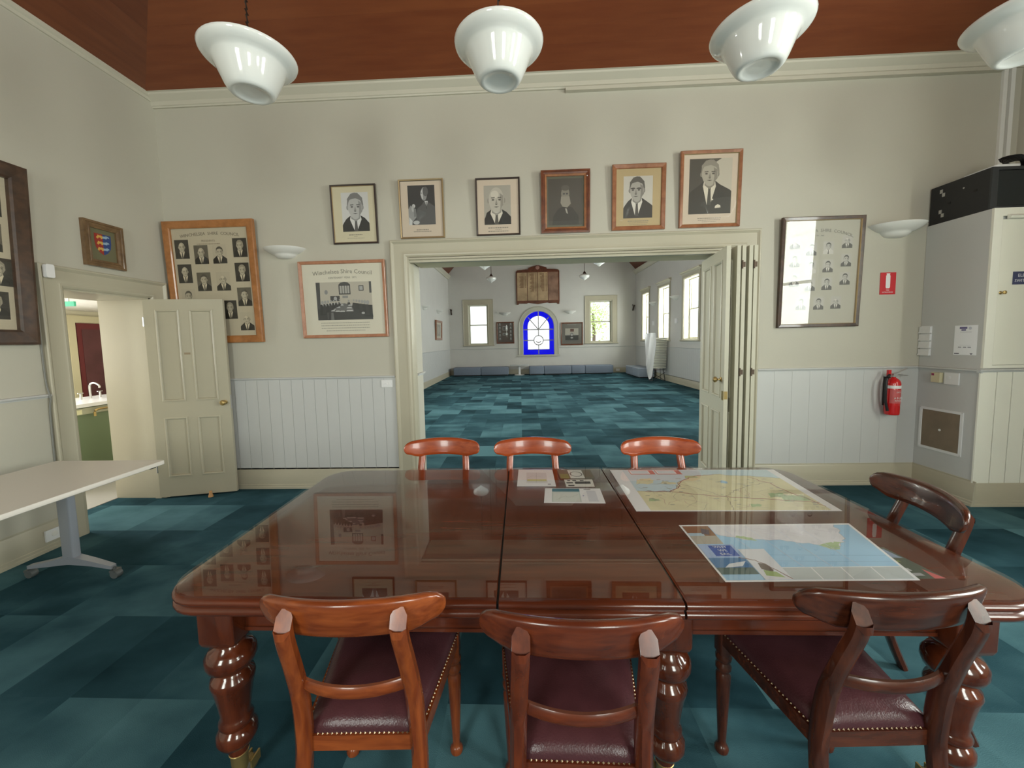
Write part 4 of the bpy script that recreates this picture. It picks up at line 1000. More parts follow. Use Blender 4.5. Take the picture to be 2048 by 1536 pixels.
# honey framed board with many small photographs
def group_board(root, spots, sz, warm, seed, light=False):
    rnd = random.Random(seed)
    for i, (x, z, dark) in enumerate(spots):
        P = Print(x, z, sz[0], sz[1])
        bust(P, bg=(.05 if dark == 1 else (.14 if dark == 2 else .52)), jacket=.035 if not light else .12, skin=.50 if not light else .50, hair=.34 if dark == 1 else .1, style=rnd.choice(['bald', 'short', 'short']), cy=.60, hs=1.0, warm=warm, simple=True, turn=rnd.uniform(-.2, .2), shirtonly=light and i in (2, 5))
        P.done(root)
b = picture('council_photo_board', 'honey-wood framed board of small councillor portraits, half behind the open door', 'picture', (-3.085, YB - .001, 1.545), 0, .93, 1.215, .072, HONEY, SEPM, 'flat', 2.2, None, None, .034)
W_, H_ = .93, 1.215
spots = [(-.30, .945, 1), (-.105, .888, 2), (.085, .888, 0), (.30, .945, 1), (-.295, .705, 1), (-.105, .62, 2), (.095, .62, 0), (.30, .705, 1), (-.285, .46, 0), (.30, .46, 2), (-.10, .335, 1), (.135, .335, 1), (-.285, .215, 2), (.30, .215, 0)]
group_board(b, spots, (.145, .185), .35, 3)
text_mesh('WINCHELSEA  SHIRE  COUNCIL', .043, flat((.18, .15, .11)), b, (0, -.0108, 1.090), bend=.24)
text_mesh('PRESIDENTS', .026, flat((.28, .23, .17)), b, (-.02, -.0108, 1.02), bend=0.1)
caption(b, -.02, .99, .24, [(1, .010)], (.34, .28, .2))

c = picture('council_meeting_photo', 'brown-framed photograph of the council seated round a long table, by the wide doorway', 'picture', (-1.765, YB - .001, 1.572), 0, .875, .76, .030, REDF, PALE, 'flat', 2.2, None, None, .028)
P = Print(.005, .365, .565, .375); P.r(0, 0, 1, 1, g(.50, .22)); P.r(0, 0, 1, .38, g(.05)); P.p([(0, .3), (.06, .3), (.075, 1), (0, 1)], g(.07)); P.r(.96, .7, 1, 1, g(.08))
P.r(.41, .67, .62, .93, g(.06)); P.p([(.41, .93), (.62, .93), (.58, .985), (.515, 1.0), (.45, .985)], g(.07))
for k in range(4): P.r(.43 + k * .046, .70, .465 + k * .046, .90, g(.42, .1))
P.r(.77, .76, .86, .90, g(.08)); P.r(.785, .78, .845, .88, g(.4)); P.r(.25, .50, .42, .64, g(.06)); P.e(.34, .57, .03, .05, g(.4)); P.e(.18, .74, .03, .06, g(.25)); P.r(.47, .58, .57, .64, g(.25))
P.p([(.20, .22), (.66, .22), (.64, .38), (.50, .44), (.38, .42)], g(.14))
for u, v, a in ((.22, .235, .10), (.32, .215, .09), (.40, .21, .1), (.52, .225, .13), (.24, .28, .1), (.33, .32, .09), (.40, .38, .08), (.53, .30, .1), (.56, .37, .08)): P.p([(u, v), (u + a, v), (u + a * .9, v + .035), (u + .02, v + .035)], g(.5))
for i in range(7):
    u = .10 + i * .052; v = .47 + i * .010; k = 1 - i * .1; P.p([(u - .06 * k, .12 + i * .04), (u + .06 * k, .15 + i * .04), (u + .045 * k, v - .06), (u - .04 * k, v - .05)], g(.035 + .01 * (i % 2))); P.e(u, v, .024 * k, .045 * k, g(.34)); P.p([(u - .005, v - .05), (u + .018, v - .05), (u + .015, v - .12)], g(.5))
for i in range(6):
    u = .92 - i * .05; v = .45 + i * .012; k = 1.1 - i * .12; P.p([(u - .07 * k, .08 + i * .05), (u + .08 * k, .06 + i * .05), (u + .06 * k, v - .07), (u - .035 * k, v - .06)], g(.035 + .01 * (i % 2))); P.e(u, v, .026 * k, .05 * k, g(.36)); P.p([(u - .04, v - .10), (u - .02, v - .07), (u - .045, v - .16)], g(.5))
P.e(.58, .50, .016, .03, g(.34)); P.p([(.55, .4), (.61, .4), (.6, .46), (.56, .46)], g(.05)); P.r(.18, .02, .20, .2, g(.09)); P.p([(.24, 0), (.30, 0), (.29, .2), (.25, .2)], g(.16)); P.e(.83, .17, .03, .03, g(.4)); P.done(c)
text_mesh('Winchelsea Shire Council', .058, flat((.22, .21, .17)), c, (0, -.0108, .655), bend=.22)
text_mesh('CENTENARY  YEAR  1971', .026, flat((.25, .24, .2)), c, (0, -.0108, .595), bend=.05)
for i in range(4): caption(c, .0, .148 - i * .026, .50, [(1 - .05 * (i == 3) * 4, .008)], (.38, .36, .3))

q = picture('council_photo_board', 'dark-framed council portrait board with a window mirrored in its glass, right of the doorway', 'picture', (2.868, YB - .001, 1.57), 0, .755, 1.03, .034, DARKF, flat((.52, .50, .43), .6), 'flat', 1.7, None, GOLDF, .030)
spots = [(-.245, .80, 0), (-.09, .735, 0), (.065, .745, 0), (.235, .795, 0), (-.24, .63, 0), (-.085, .57, 0), (.07, .575, 0), (.235, .625, 0), (-.235, .45, 0), (-.085, .405, 0), (.07, .41, 0), (.235, .455, 0), (-.16, .225, 0), (.005, .225, 0), (.165, .23, 0)]
group_board(q, spots, (.095, .118), .12, 8, True)
text_mesh('WINCHELSEA  SHIRE  COUNCIL', .040, flat((.22, .21, .18)), q, (0, -.0108, .905), bend=.75)
text_mesh('1981 - 1982', .016, flat((.3, .3, .26)), q, (-.02, -.0108, .858), bend=0.3)

# left wall pictures
cb = picture('coat_of_arms', 'small carved wooden frame with a red and blue lion shield above the kitchen door', 'plaque', (XL + .001, 3.305, 2.205), PI/2, .325, .378, .058, wood('frame_carved', (.11, .06, .025), (.20, .115, .05), .4, 3, (6, 6, 6)), flat((.15, .14, .075), .6), 'step', 0, None, None, .035, False)
P = Print(0, .195, .135, .175, -.0112); R_, B_, Y_, LB = (.32, .03, .02), (.03, .06, .20), (.62, .38, .08), (.30, .42, .52)
P.p([(0, 1), (.5, 1), (.5, 0), (.25, .12), (.05, .35), (0, .6)], R_); P.p([(.5, 1), (1, 1), (1, .6), (.95, .35), (.75, .12), (.5, 0)], B_)
for k in range(3):
    v = .86 - k * .29
    P.p([(.10 + .02*k, v - .05), (.18, v + .02), (.22, v + .09), (.30, v + .06), (.38, v + .08), (.5, v + .05), (.5, v - .05), (.42, v - .10), (.36, v - .03), (.26, v - .04), (.22, v - .11)], Y_)
    P.p([(.5, v + .05), (.62, v + .06), (.72, v + .10), (.88 - .02*k, v + .07), (.92 - .04*k, v), (.80, v + .02), (.72, v - .05), (.60, v - .04), (.5, v - .05)], LB)
P.done(cb, 'shield')
bf = picture('council_photo_board', 'huge dark oak-framed photo board on left wall, cut by the picture edge', 'picture', (XL + .001, 2.18, 1.55), PI/2, 1.16, 1.25, .105, DARKF, SEPM, 'flat', 2.0, None, None, .045)
group_board(bf, [(.37, .97, 1), (.16, .97, 1), (.36, .73, 2), (.40, .50, 1), (.20, .50, 2), (.37, .27, 1), (.16, .27, 1), (-.1, .9, 1), (-.1, .6, 0), (-.1, .3, 1), (-.33, .9, 2), (-.33, .6, 1), (-.33, .3, 1)], (.15, .19), .35, 21)

# ------------------------------------------------------------------ cupboard, rack, fixtures on the right
XC, YC = 3.85, 3.42
def cupboard():
    root = thing('switch_cupboard', 'tall cream built-in cupboard with boarded base at right, black rack on top', 'cupboard', (0, 0, 0))
    m = MB(); m.box(XC, XR - .002, YC, YB - .003, .001, 2.485, PANEL); m.build('body', mat('cupboard_paint', (.70, .69, .60), .45), root)
    o = root.children[0] if root.children else None
    m = MB(); m.prism(SK, (XC, YC, 0), (XR, YC, 0), (0, -1, 0)); m.prism(SK, (XC, YC - .032, 0), (XC, YB, 0), (-1, 0, 0)); m.build('skirting', TRIM, root, ang=20)
    m = MB(); n = 6; st = (XR - XC) / n
    for i in range(n): m.box(XC + i*st + .003, XC + (i+1)*st - .003, YC - .010, YC, .2, 1.15)
    m.box(XC - .010, XC + .004, YC - .012, YC + .0, .2, 1.15); m.build('boarding', mat('cupboard_cream_lit', (.86, .85, .76), .4), root, smooth=False)  # front cream whitened: strong window light is put into the colour
    m = MB(); rp = [(0, 0), (.012, 0), (.014, .008), (.026, .012), (.03, .02), (.026, .028), (0, .03)]
    m.prism(rp, (XC - .03, YC, 1.15), (XR, YC, 1.15), (0, -1, 0)); m.prism(rp, (XC, YC - .02, 1.145), (XC, YB, 1.145), (-1, 0, 0)); m.build('chair_rail', PANEL, root, ang=20)
    m = MB(); cf = mat('cupboard_cream_lit', (.86, .85, .76), .4)  # face frame shares the cream with window light in it
    m.box(XC - .001, XC + .07, YC - .018, YC, 1.185, 2.485); m.box(XC + .07, XR - .003, YC - .018, YC, 2.42, 2.485); m.box(XC + .07, XR - .003, YC - .018, YC, 1.185, 1.21)
    m.prism([(0, 0), (.02, .004), (.03, .02), (.012, .035), (0, .035)], (XC + .10, YC - .018, 2.395), (XR, YC - .018, 2.395), (0, -1, 0)); m.build('face_frame', cf, root)
    m = MB(); m.box(XC + .073, XR - .006, YC - .016, YC - .001, 1.213, 2.393); d = m.build('door', mat('cupboard_door_cream_lit', (.85, .84, .74), .4), root)  # door cream also raised, carrying the window light in its colour
    m = MB(); m.lathe([(.001, 0), (.014, 0), (.006, .006), (.006, .018), (.014, .024), (.015, .032), (.001, .037)], (3.945, YC - .016, 1.806), 14, axis='Y'); m.build('knob', BRASS, d)
SK = [(0, 0), (.032, 0), (.032, .022), (.026, .027), (.026, .045), (.021, .05), (.021, .13), (.018, .14), (.014, .19), (.008, .205), (.008, .218), (0, .218)]
cupboard()
s = thing('switchboard_sign', 'dark blue sign with white capitals on the cupboard door, cut by the frame', 'sign', (4.165, YC - .0165, 1.922))
m = MB(); m.box(-.135, .135, -.003, 0, -.052, .052); m.build('plate', mat('sign_navy', (.05, .06, .14), .3), s, smooth=False)
text_mesh('ELECTRICAL', .036, flat((.8, .8, .85)), s, (0, -.0035, .020)); text_mesh('SWITCHBOARD', .034, flat((.8, .8, .85)), s, (0, -.0035, -.022))

rk = thing('equipment_rack', 'black steel equipment rack with glass front on top of the cupboard', 'rack', (XC + .005, 3.455, 2.487))
m = MB(); m.box(0, .56, 0, .46, 0, .335); m.build('case', BLACK, rk)
m = MB(); m.box(.05, .53, -.006, 0, .03, .305); m.build('front_glass', mat('smoked_glass', (.015, .02, .022), .06), rk)
m = MB(); m.box(0, .05, -.014, 0, 0, .335); m.box(.53, .56, -.014, 0, 0, .335); m.box(.05, .53, -.014, 0, 0, .025); m.box(.05, .53, -.014, 0, .31, .335); m.build('door_frame', mat('rack_grey', (.03, .033, .036), .4), rk)
for yy, zz in ((.37, .28), (.35, .245), (.37, .10), (.35, .065)):
    m = MB(); m.box(-.003, 0, yy - .012, yy + .012, zz - .016, zz + .016); m.build('clip', STEEL, rk)
m = MB(); m.lathe([(.001, 0), (.007, 0), (.007, .004), (.001, .005)], (-.001, .19, .245), 10, axis='X'); m.build('bolt', STEEL, rk)
for yy, zz in ((.10, .19), (.30, .155)): 
    m = MB(); m.box(-.0015, 0, yy - .012, yy + .012, zz - .01, zz + .01); m.build('vent', flat((.002, .002, .002)), rk)
rt = thing('wifi_router', 'flat white box lying on top of the black rack', 'router', (4.02, 3.60, 2.823)); m = MB(); m.rings([[(x, y, z) for x, y in rrect(.20, .26, .03, 4)] for z in (0, .028)]); m.build('housing', WHITEP, rt)
cbm = MB()
for k in range(5):
    rnd = random.Random(k); pts = smooth_pts([(4.00 + .03*k, 3.50 + .01*k, 2.862), (4.08, 3.52 + .02*k, 2.89 + .012*k), (4.18, 3.54, 2.905 + .01*k), (4.27, 3.60 - .02*k, 2.87), (4.36, 3.66, 2.83)], 4); cbm.tube(pts, .008, 6)
tag(cbm.build('cable_bundle', flat((.006, .006, .007))), 'untidy black cable bundle draped over the white box on the rack', 'cable')
for k, x in enumerate((4.435, 4.50)):
    m = MB(); m.box(x - .018, x + .018, YB - .024, YB - .001, 2.83, 3.87)
    tag(m.build('conduit', PLAST), ('left' if k == 0 else 'right') + ' one of two white vertical conduits behind the rack, in the corner', 'conduit', 'vertical conduits in the corner')
m = MB(); m.box(.47, 4.4, YB - .045, YB - .002, 3.835, 3.866); tag(m.build('conduit', CEILW), 'long white horizontal trunking tucked under the cornice', 'conduit')

sg = thing('fire_sign', 'red fire extinguisher sign with white symbol on the back wall', 'sign', (3.52, YB - .001, 1.865))
m = MB(); m.box(-.072, .072, -.003, 0, 0, .207); m.build('plate', mat('sign_red', (.60, .02, .03), .35), sg, smooth=False)
P = Print(0, .1035, .144, .207, -.0033); WH = (.82, .82, .82)
P.p([(.40, .28), (.60, .28), (.64, .33), (.64, .84), (.60, .90), (.62, .96), (.38, .96), (.40, .90), (.36, .84), (.36, .33)], WH); P.done(sg, 'symbol')
text_mesh('FIRE', .016, flat(WH), sg, (0, -.0036, .040)); text_mesh('EXTINGUISHER', .0145, flat(WH), sg, (0, -.0036, .020))

ex = thing('fire_extinguisher', 'red fire extinguisher with black hose on the wall below the red sign', 'fire extinguisher', (3.555, YB - .075, .715))
RED = mat('extinguisher_red', (.60, .012, .015), .22, coat=.5)
m = MB(); m.lathe([(.0, .0), (.052, .0), (.056, .006), (.057, .02), (.057, .30), (.050, .325), (.034, .345), (.018, .355), (.016, .37), (.0, .37)], n=28); m.build('cylinder', RED, ex, ang=60)
m = MB(); m.lathe([(.0576, .255), (.0578, .255), (.0578, .283), (.0576, .283)], n=28, cap=False); m.build('white_band', WHITEP, ex)
m = MB(); rs = [[(.0579 * math.sin(a), -.0579 * math.cos(a), z) for a in [RAD(-62 + 124 * i / 14) for i in range(15)]] for z in (.115, .245)]
m.v = rs[0] + rs[1]; m.f = [[i, i + 1, 16 + i, 15 + i] for i in range(14)]; m.m = [0] * 14; m.build('label_sheet', mat('label_red_white', (.55, .10, .10), .4), ex)
for z, t, sz, c_ in ((.22, 'DRY', .02, (.8, .7, .7)), (.165, 'A B (E)', .026, (.78, .78, .78)), (.14, 'POWDER', .015, (.78, .78, .78))):
    text_mesh(t, sz, flat(c_), ex, (0, -.0595, z))
m = MB(); m.box(-.018, .018, -.02, .02, .365, .395); m.tube([(-.01, 0, .39), (.03, -.005, .405), (.11, -.01, .445)], .006, 6); m.tube([(-.01, 0, .38), (.04, -.005, .385), (.12, -.01, .375)], .006, 6); m.build('valve_handle', STEEL, ex)
m = MB(); m.box(-.055, -.032, -.012, .012, .375, .43); m.build('hose_cap', RED, ex)
m = MB(); m.tube(smooth_pts([(-.045, -.01, .385), (-.078, -.02, .35), (-.088, -.025, .25), (-.082, -.02, .14), (-.062, -.02, .06), (-.058, -.02, .04)], 4), .0115, 10); m.build('hose', mat('rubber_black', (.015, .013, .015), .45), ex)
m = MB(); m.box(-.03, .03, .055, .074, .08, .36); m.build('wall_bracket', BLACK, ex)

# items on cupboard side (faces -X)
def side(name, label, cat, y, z, group=None): return thing(name, label, cat, (XC - .0005, y, z), -PI/2, group)
n_ = side('notice_sheet', 'white A4 notice with purple heading taped to the cupboard side', 'notice', 3.545, 1.42)
m = MB(); m.box(-.088, .088, -.001, 0, -.128, .128); m.build('sheet', PAPER, n_, smooth=False)
P = Print(0, 0, .176, .256, -.0013); P.r(.22, .88, .55, .95, (.16, .14, .30)); P.r(.3, .82, .5, .87, (.16, .14, .30)); P.e(.68, .90, .07, .05, (.62, .64, .72)); 
for v in (.78, .76, .33): P.r(.25, v, .75, v + .008, (.6, .6, .65))
for u in (.2, .42, .62): P.r(u, .24, u + .14, .28, (.4, .4, .45))
P.r(.04, .03, .26, .06, (.1, .1, .14)); P.p([(.72, .06), (.86, .06), (.79, .01)], (.1, .1, .14)); P.done(n_, 'print')
hd = side('document_holder', 'four-tier white paper wall holder at the corner beside the cupboard', 'holder', 3.875, 1.28)
m = MB()
m.box(-.05, .05, -.004, 0, -.005, .275); m.build('back_plate', WHITEP, hd)
for k in range(4):
    m = MB(); z = .0 + k * .07; m.box(-.05, .05, -.02, -.004, z, z + .058); m.box(-.052, .052, -.024, -.018, z - .004, z + .012); m.build('tier', WHITEP, hd)
sw = side('alarm_button', 'beige control box with a small red button on the cupboard side', 'switch', 3.742, 1.035); m = MB(); m.box(-.035, .04, -.034, 0, -.0, .09); m.build('box', mat('beige_plastic', (.66, .60, .40), .4), sw); m = MB(); m.box(-.028, -.008, -.037, -.034, .062, .082); m.build('button', mat('button_red', (.30, .03, .10), .4), sw)
sw = side('light_switch', 'white double light switch beside the beige control box', 'switch', 3.625, 1.025); m = MB(); m.box(-.058, .058, -.012, 0, 0, .105); m.build('plate', WHITEP, sw); m = MB(); m.box(-.03, -.008, -.016, -.012, .05, .075); m.build('rocker', WHITEP, sw)
ap = side('access_panel', 'square brown hatch in a white frame low on the cupboard side', 'hatch', 3.70, .395)
m = MB(); m.frame(-.185, .185, 0, .395, [(0, 0), (0, .008), (.022, .008), (.024, .002)], WHITEP); m.build('frame', WHITEP, ap)
m = MB(); m.box(-.162, .162, -.004, 0, .023, .372); m.build('panel', mat('hatch_brown', (.22, .165, .11), .5, noise=.15, nscale=6), ap)
m = MB(); m.lathe([(.001, 0), (.011, 0), (.011, .003), (.001, .004)], (0, -.004, .20), 12, axis='Y'); m.build('finger_hole', PLAST, ap)
for x, z in ((-.178, .388), (.178, .388), (-.178, .008), (.178, .008)):
    m = MB(); m.lathe([(.001, 0), (.004, 0), (.004, .002), (.001, .003)], (x, -.008, z), 8, axis='Y'); m.build('screw', STEEL, ap)

# ------------------------------------------------------------------ items on back and left wall
g_ = thing('wall_switch', 'white three-gang light switch on the panelling left of the wide doorway', 'switch', (-1.368, YB - .009, 1.055)); m = MB(); m.box(-.057, .057, -.010, 0, 0, .073); m.build('plate', WHITEP, g_)
for k in range(3):
    m = MB(); m.box(-.036 + k * .026, -.020 + k * .026, -.014, -.010, .028, .045); m.build('rocker', WHITEP, g_)
g_ = thing('power_outlet', 'white power outlet on left skirting behind the folding table leg', 'power outlet', (XL + .022, 2.72, .075), PI/2); m = MB(); m.box(-.055, .055, -.012, 0, 0, .085); m.build('plate', WHITEP, g_)
m = MB(); m.lathe([(.001, 0), (.02, 0), (.02, .003), (.001, .004)], (0, -.012, .045), 12, axis='Y'); m.build('socket', PLAST, g_)
g_ = thing('door_sensor', 'white alarm sensor on top left corner of the kitchen door frame', 'sensor', (XL + .036, 2.855, 2.05), PI/2); m = MB(); m.rings([[(x, y, z + .05) for x, z in rrect(.055, .10, .012, 3)] for y in (0, -.03)]); m.build('housing', WHITEP, g_)
m = MB(); m.tube(smooth_pts([(XL + .008, 2.792, 2.12), (XL + .010, 2.788, 1.9), (XL + .010, 2.790, 1.3), (XL + .036, 2.788, 1.15), (XL + .016, 2.79, 1.0), (XL + .016, 2.785, .3), (XL + .040, 2.78, .15), (XL + .041, 2.78, .03)], 4), .006, 6)
tag(m.build('wall_cable', mat('cable_grey', (.22, .22, .2), .5)), 'thin grey cable running down beside the kitchen door frame', 'cable')

def folding_table():
    root = thing('folding_table', 'white flip-top table on grey wheeled T-legs, standing along the left wall', 'table', (0, 0, 0))
    x0, x1, y0, y1 = -3.27, -2.475, .75, 2.555
    m = MB()
    rs = [[(x + (x0 + x1)/2, y + (y0 + y1)/2, z) for x, y in rrect(x1 - x0 - i, y1 - y0 - i, .012, 3)] for i, z in ((.006, .702), (0, .705), (0, .727), (.004, .730))]; m.rings(rs); m.build('tabletop', mat('table_white', (.74, .70, .64), .35), root)
    for y in (2.36, .95):
        m = MB(); cx = -2.985
        m.rings([[(x + cx, yy + y, z) for x, yy in rrect(.085 * k, .05, .012, 3)] for z, k in ((.10, 1.15), (.16, 1.0), (.66, 1.0), (.702, 1.25))])
        m.build('column', SILVER, root)
        m = MB(); rs = []
        for dx, z, hh, ww in ((-.30, .075, .022, .035), (-.15, .10, .034, .045), (0, .13, .055, .055), (.15, .105, .034, .045), (.28, .075, .022, .035)):
            rs.append([(cx + dx, y + a * ww / 2 * 2 * .5, z + b * hh) for a, b in ((-1, -.5), (1, -.5), (1, .5), (-1, .5))])
        m.rings(rs); m.build('foot', SILVER, root)
        for dx in (-.305, .285):
            c = MB(); c.lathe([(.006, -.02), (.026, -.02), (.028, -.012), (.028, .012), (.026, .02), (.006, .02)], (cx + dx + .01, y, .0285), 18, axis='Y'); c.lathe([(.008, .05), (.008, .075)], (cx + dx, y, 0), 8); c.box(cx + dx - .012, cx + dx + .02, y - .026, y + .026, .045, .058); c.build('castor', mat('castor_grey', (.12, .13, .13), .4), root)
    m = MB(); m.box(-3.0, -2.97, .95, 2.36, .62, .66); m.build('stretcher', SILVER, root)
    m = MB(); m.box(-2.56, -2.50, 2.47, 2.51, .69, .702); m.build('latch', flat((.02, .02, .02)), root)
folding_table()

# ------------------------------------------------------------------ kitchen beyond the left door
def kitchen():
    KW = mat('kitchen_wall', (.78, .74, .60), .6)
    m = MB(); m.box(-7.0, -4.09, 6.2, 6.4, 0, 2.06); m.box(-7.0, -4.09, 1.8, 2.0, 0, 2.06)
    m.box(-7.2, -7.0, 1.8, 6.4, 0, 2.06) if False else None
    m.box(-6.5, -6.3, 1.8, 2.5, 0, 2.06); m.box(-6.5, -6.3, 4.1, 6.4, 0, 2.06); m.box(-6.5, -6.3, 2.5, 4.1, 0, 1.0); m.box(-6.5, -6.3, 2.5, 4.1, 2.0, 2.06)
    m.box(-4.11, -4.09, YB, 6.4, 0, 2.06)
    m.build('wall_kitchen', KW, kind='structure')
    m = MB(); m.box(-6.5, -4.09, 1.8, 6.4, 2.06, 2.16); m.build('ceiling', mat('kitchen_ceiling', (.80, .78, .72), .6), kind='structure')
    m = MB(); m.box(-6.3, -4.095, 2.0, 6.2, .0, .006); m.build('floor', mat('kitchen_vinyl', (.55, .53, .50), .3), kind='structure')
    # maroon door in the far kitchen wall (X = -6.3)
    r = structure('door_8', (-6.298, 5.74, 0), PI/2)
    m = MB(); m.frame(-.53, .53, 0, 1.99, CAS[:1] + [(0, .03), (.09, .03), (.1, .02), (.1, 0)], sides=3); m.build('door_frame', mat('kitchen_cream', (.78, .72, .50), .4), r)
    m = MB(); m.box(-.42, .42, -.02, 0, 0, 1.885); m.build('door_leaf', mat('maroon_paint', (.17, .02, .025), .45), r)
    m = MB(); m.box(-.36, .42, -.024, -.02, .4, 1.80); m.build('pin_board', mat('pinboard_plum', (.13, .045, .05), .7, noise=.3, nscale=3), r)
    b = thing('kitchen_bench', 'white sink bench with green cupboard doors seen through the kitchen doorway', 'counter', (0, 0, 0))
    m = MB(); m.box(-5.62, -4.88, 3.55, 5.20, .862, .90); m.build('benchtop', mat('bench_white', (.80, .80, .80), .3), b)
    m = MB(); m.box(-5.60, -4.92, 3.58, 5.17, .10, .862); m.build('cabinet', mat('cabinet_green', (.15, .20, .11), .4), b)
    m = MB(); m.box(-4.92, -4.905, 3.62, 4.85, .78, .85); m.build('drawer_front', mat('drawer_cream', (.42, .42, .30), .4), b)
    m = MB(); m.box(-5.55, -4.97, 3.62, 5.1, .0, .10); m.build('kickboard', flat((.03, .03, .05)), b)
    m = MB(); m.box(-4.905, -4.90, 4.06, 4.12, .785, .835); m.build('label', flat((.75, .72, .45)), b)
    t = thing('sink_tap', 'shiny chrome tap on the kitchen bench', 'tap', (-5.36, 4.62, .901), PI/2)
    m = MB(); m.tube(smooth_pts([(0, 0, 0), (0, 0, .16), (0, -.06, .19), (0, -.12, .16), (0, -.125, .13)], 4), .011, 8); m.build('spout', STEEL, t)
    for dx in (-.11, .11):
        m = MB(); m.lathe([(.012, 0), (.010, .07), (.0, .072)], (dx, 0, 0), 10); m.box(dx - .03, dx + .03, -.006, .006, .07, .08); m.build('tap_handle', STEEL, t)
    h = thing('brass_handle', 'golden brass lever handle on the green kitchen cupboard', 'handle', (-4.885, 4.27, .80), PI/2); m = MB(); m.tube(smooth_pts([(.12, .0, .02), (.0, -.03, .025), (-.06, -.035, .01), (-.065, -.035, -.05)], 4), .012, 8); m.build('lever', BRASS, h)  # brass handle on the cupboard front
    e = thing('exit_sign', 'small green exit sign near the kitchen ceiling', 'sign', (-4.66, 3.90, 1.955)); m = MB(); m.box(-.07, .07, -.01, .01, 0, .05); m.build('panel', mat('exit_green', (.05, .50, .30), .4), e); m = MB(); m.box(-.008, .008, -.006, .006, .05, .105); m.build('bracket', WHITEP, e)
    WN[0] += 1; w = structure('window_%d' % WN[0], (-6.3, 3.3, 1.0), PI/2); m = MB(); m.frame(-.8, .8, 0, 1.0, [(0, 0), (0, -.03), (.05, -.03), (.05, -.06), (0, -.06)], TRIMD); m.build('window_frame', TRIMD, w)
kitchen()

# ------------------------------------------------------------------ the hall
def hall_pendant(x, y, z, label):
    root = thing('hall_pendant', label, 'lamp', (x, y, z), 0, 'schoolhouse globe pendants in the hall')
    m = MB(); m.lathe([(.0, -.16), (.03, -.155), (.05, -.13), (.10, -.10), (.115, -.085), (.17, -.06), (.205, -.01), (.20, .045), (.15, .075), (.08, .09), (.06, .10), (.0, .10)], n=28); m.build('globe', OPAL, root, ang=60)
    m = MB(); m.lathe([(.075, .09), (.06, .13), (.03, .18), (.012, .20), (.012, .22), (.0, .22)], n=16); m.build('fitter', mat('bronze', (.10, .06, .045), .4, .7), root)
    m = MB(); m.tube([(0, 0, .2), (0, 0, 7.6 - z)], .010, 8); m.build('rod', mat('bronze', (.10, .06, .045), .4, .7), root)
for y, row in ((15.9, 'farthest'), (13.0, 'second farthest')):
    hall_pendant(-1.12, y, 4.0, '%s globe pendant in left row of the hall, before the end wall' % row)
    hall_pendant(2.60, y, 4.0, '%s globe pendant in right row of the hall, before the end wall' % row)
for y in (10.1, 7.2):
    for x, sd in ((-1.12, 'left'), (2.60, 'right')):
        hall_pendant(x, y, 4.0, 'globe pendant of the %s hall row hidden by the door head, %s from the doorway' % (sd, 'nearest' if y < 8 else 'second'))
HS = 'plaster half-bowl wall lights in the hall'
for loc, rz, lab in (((XHL, 12.9, 2.70), PI/2, 'wall light on the hall left wall, nearer the doorway'), ((XHL, 15.1, 2.73), PI/2, 'wall light on the hall left wall, above the small brown picture'),
                     ((-.66, YH, 2.75), 0, 'wall light on hall end wall, left of the blue arched window'), ((2.22, YH, 2.75), 0, 'wall light on hall end wall, right of the blue arched window'),
                     ((XHR, 15.12, 2.83), -PI/2, 'wall light on hall right wall between the two farthest windows'), ((XHR, 12.98, 2.82), -PI/2, 'wall light on hall right wall, nearer the doorway')):
    sconce(loc, rz, lab, HS, 1.15)
def honour_board():
    root = thing('honour_board', 'dark wooden honour board with gold name columns above the arched window', 'honour board', (.81, YH - .002, 3.15))
    W = wood('honour_wood', (.10, .03, .015), (.17, .055, .028), .3, 3, (3, 3, 3))
    m = MB(); pts = [(-.95, .03), (.95, .03), (.95, 1.36), (.90, 1.42), (.40, 1.46), (.40, 1.52), (.05, 1.62), (-.05, 1.62), (-.40, 1.52), (-.40, 1.46), (-.90, 1.42), (-.95, 1.36)]
    m.rings([[(x, -y, z) for x, z in pts] for y in (0, .05)]); m.build('board', W, root)
    m = MB(); pts = [(-.94, .06), (-.94, -.07), (-.86, -.07), (-.82, -.02), (-.5, -.03), (-.42, .0), (0, -.06), (.42, .0), (.5, -.03), (.82, -.02), (.86, -.07), (.94, -.07), (.94, .06)]
    m.rings([[(x, -y, z) for x, z in pts] for y in (.0, .06)]); m.build('apron_rail', W, root)
    for k in range(4):
        m = MB(); x0 = -.90 + k * .455; m.box(x0, x0 + .43, -.056, -.05, .10, 1.32); m.build('name_panel', mat('honour_panel', (.46, .33, .20), .25, noise=.35, nscale=2) if k < 3 else mat('honour_panel_bare', (.30, .18, .13), .2, noise=.3, nscale=3), root)
        if k < 3:
            m = MB(); rnd = random.Random(k)
            for j in range(22 if k else 14):
                z = 1.26 - j * .036 - (0 if k else .12); wd = rnd.uniform(.10, .20); m.box(x0 + .28 - wd, x0 + .28, -.058, -.056, z - .009, z + .009); m.box(x0 + .34, x0 + .39, -.058, -.056, z - .007, z + .007)
            m.build('name_lines', flat((.16, .07, .03)), root)['kind'] = 'stuff'
    m = MB(); m.lathe([(.001, 0), (.08, 0), (.085, .01), (.001, .016)], (0, -.05, 1.52), 18, axis='Y'); m.build('crest', mat('crest_pink', (.40, .22, .18), .4), root)
honour_board()
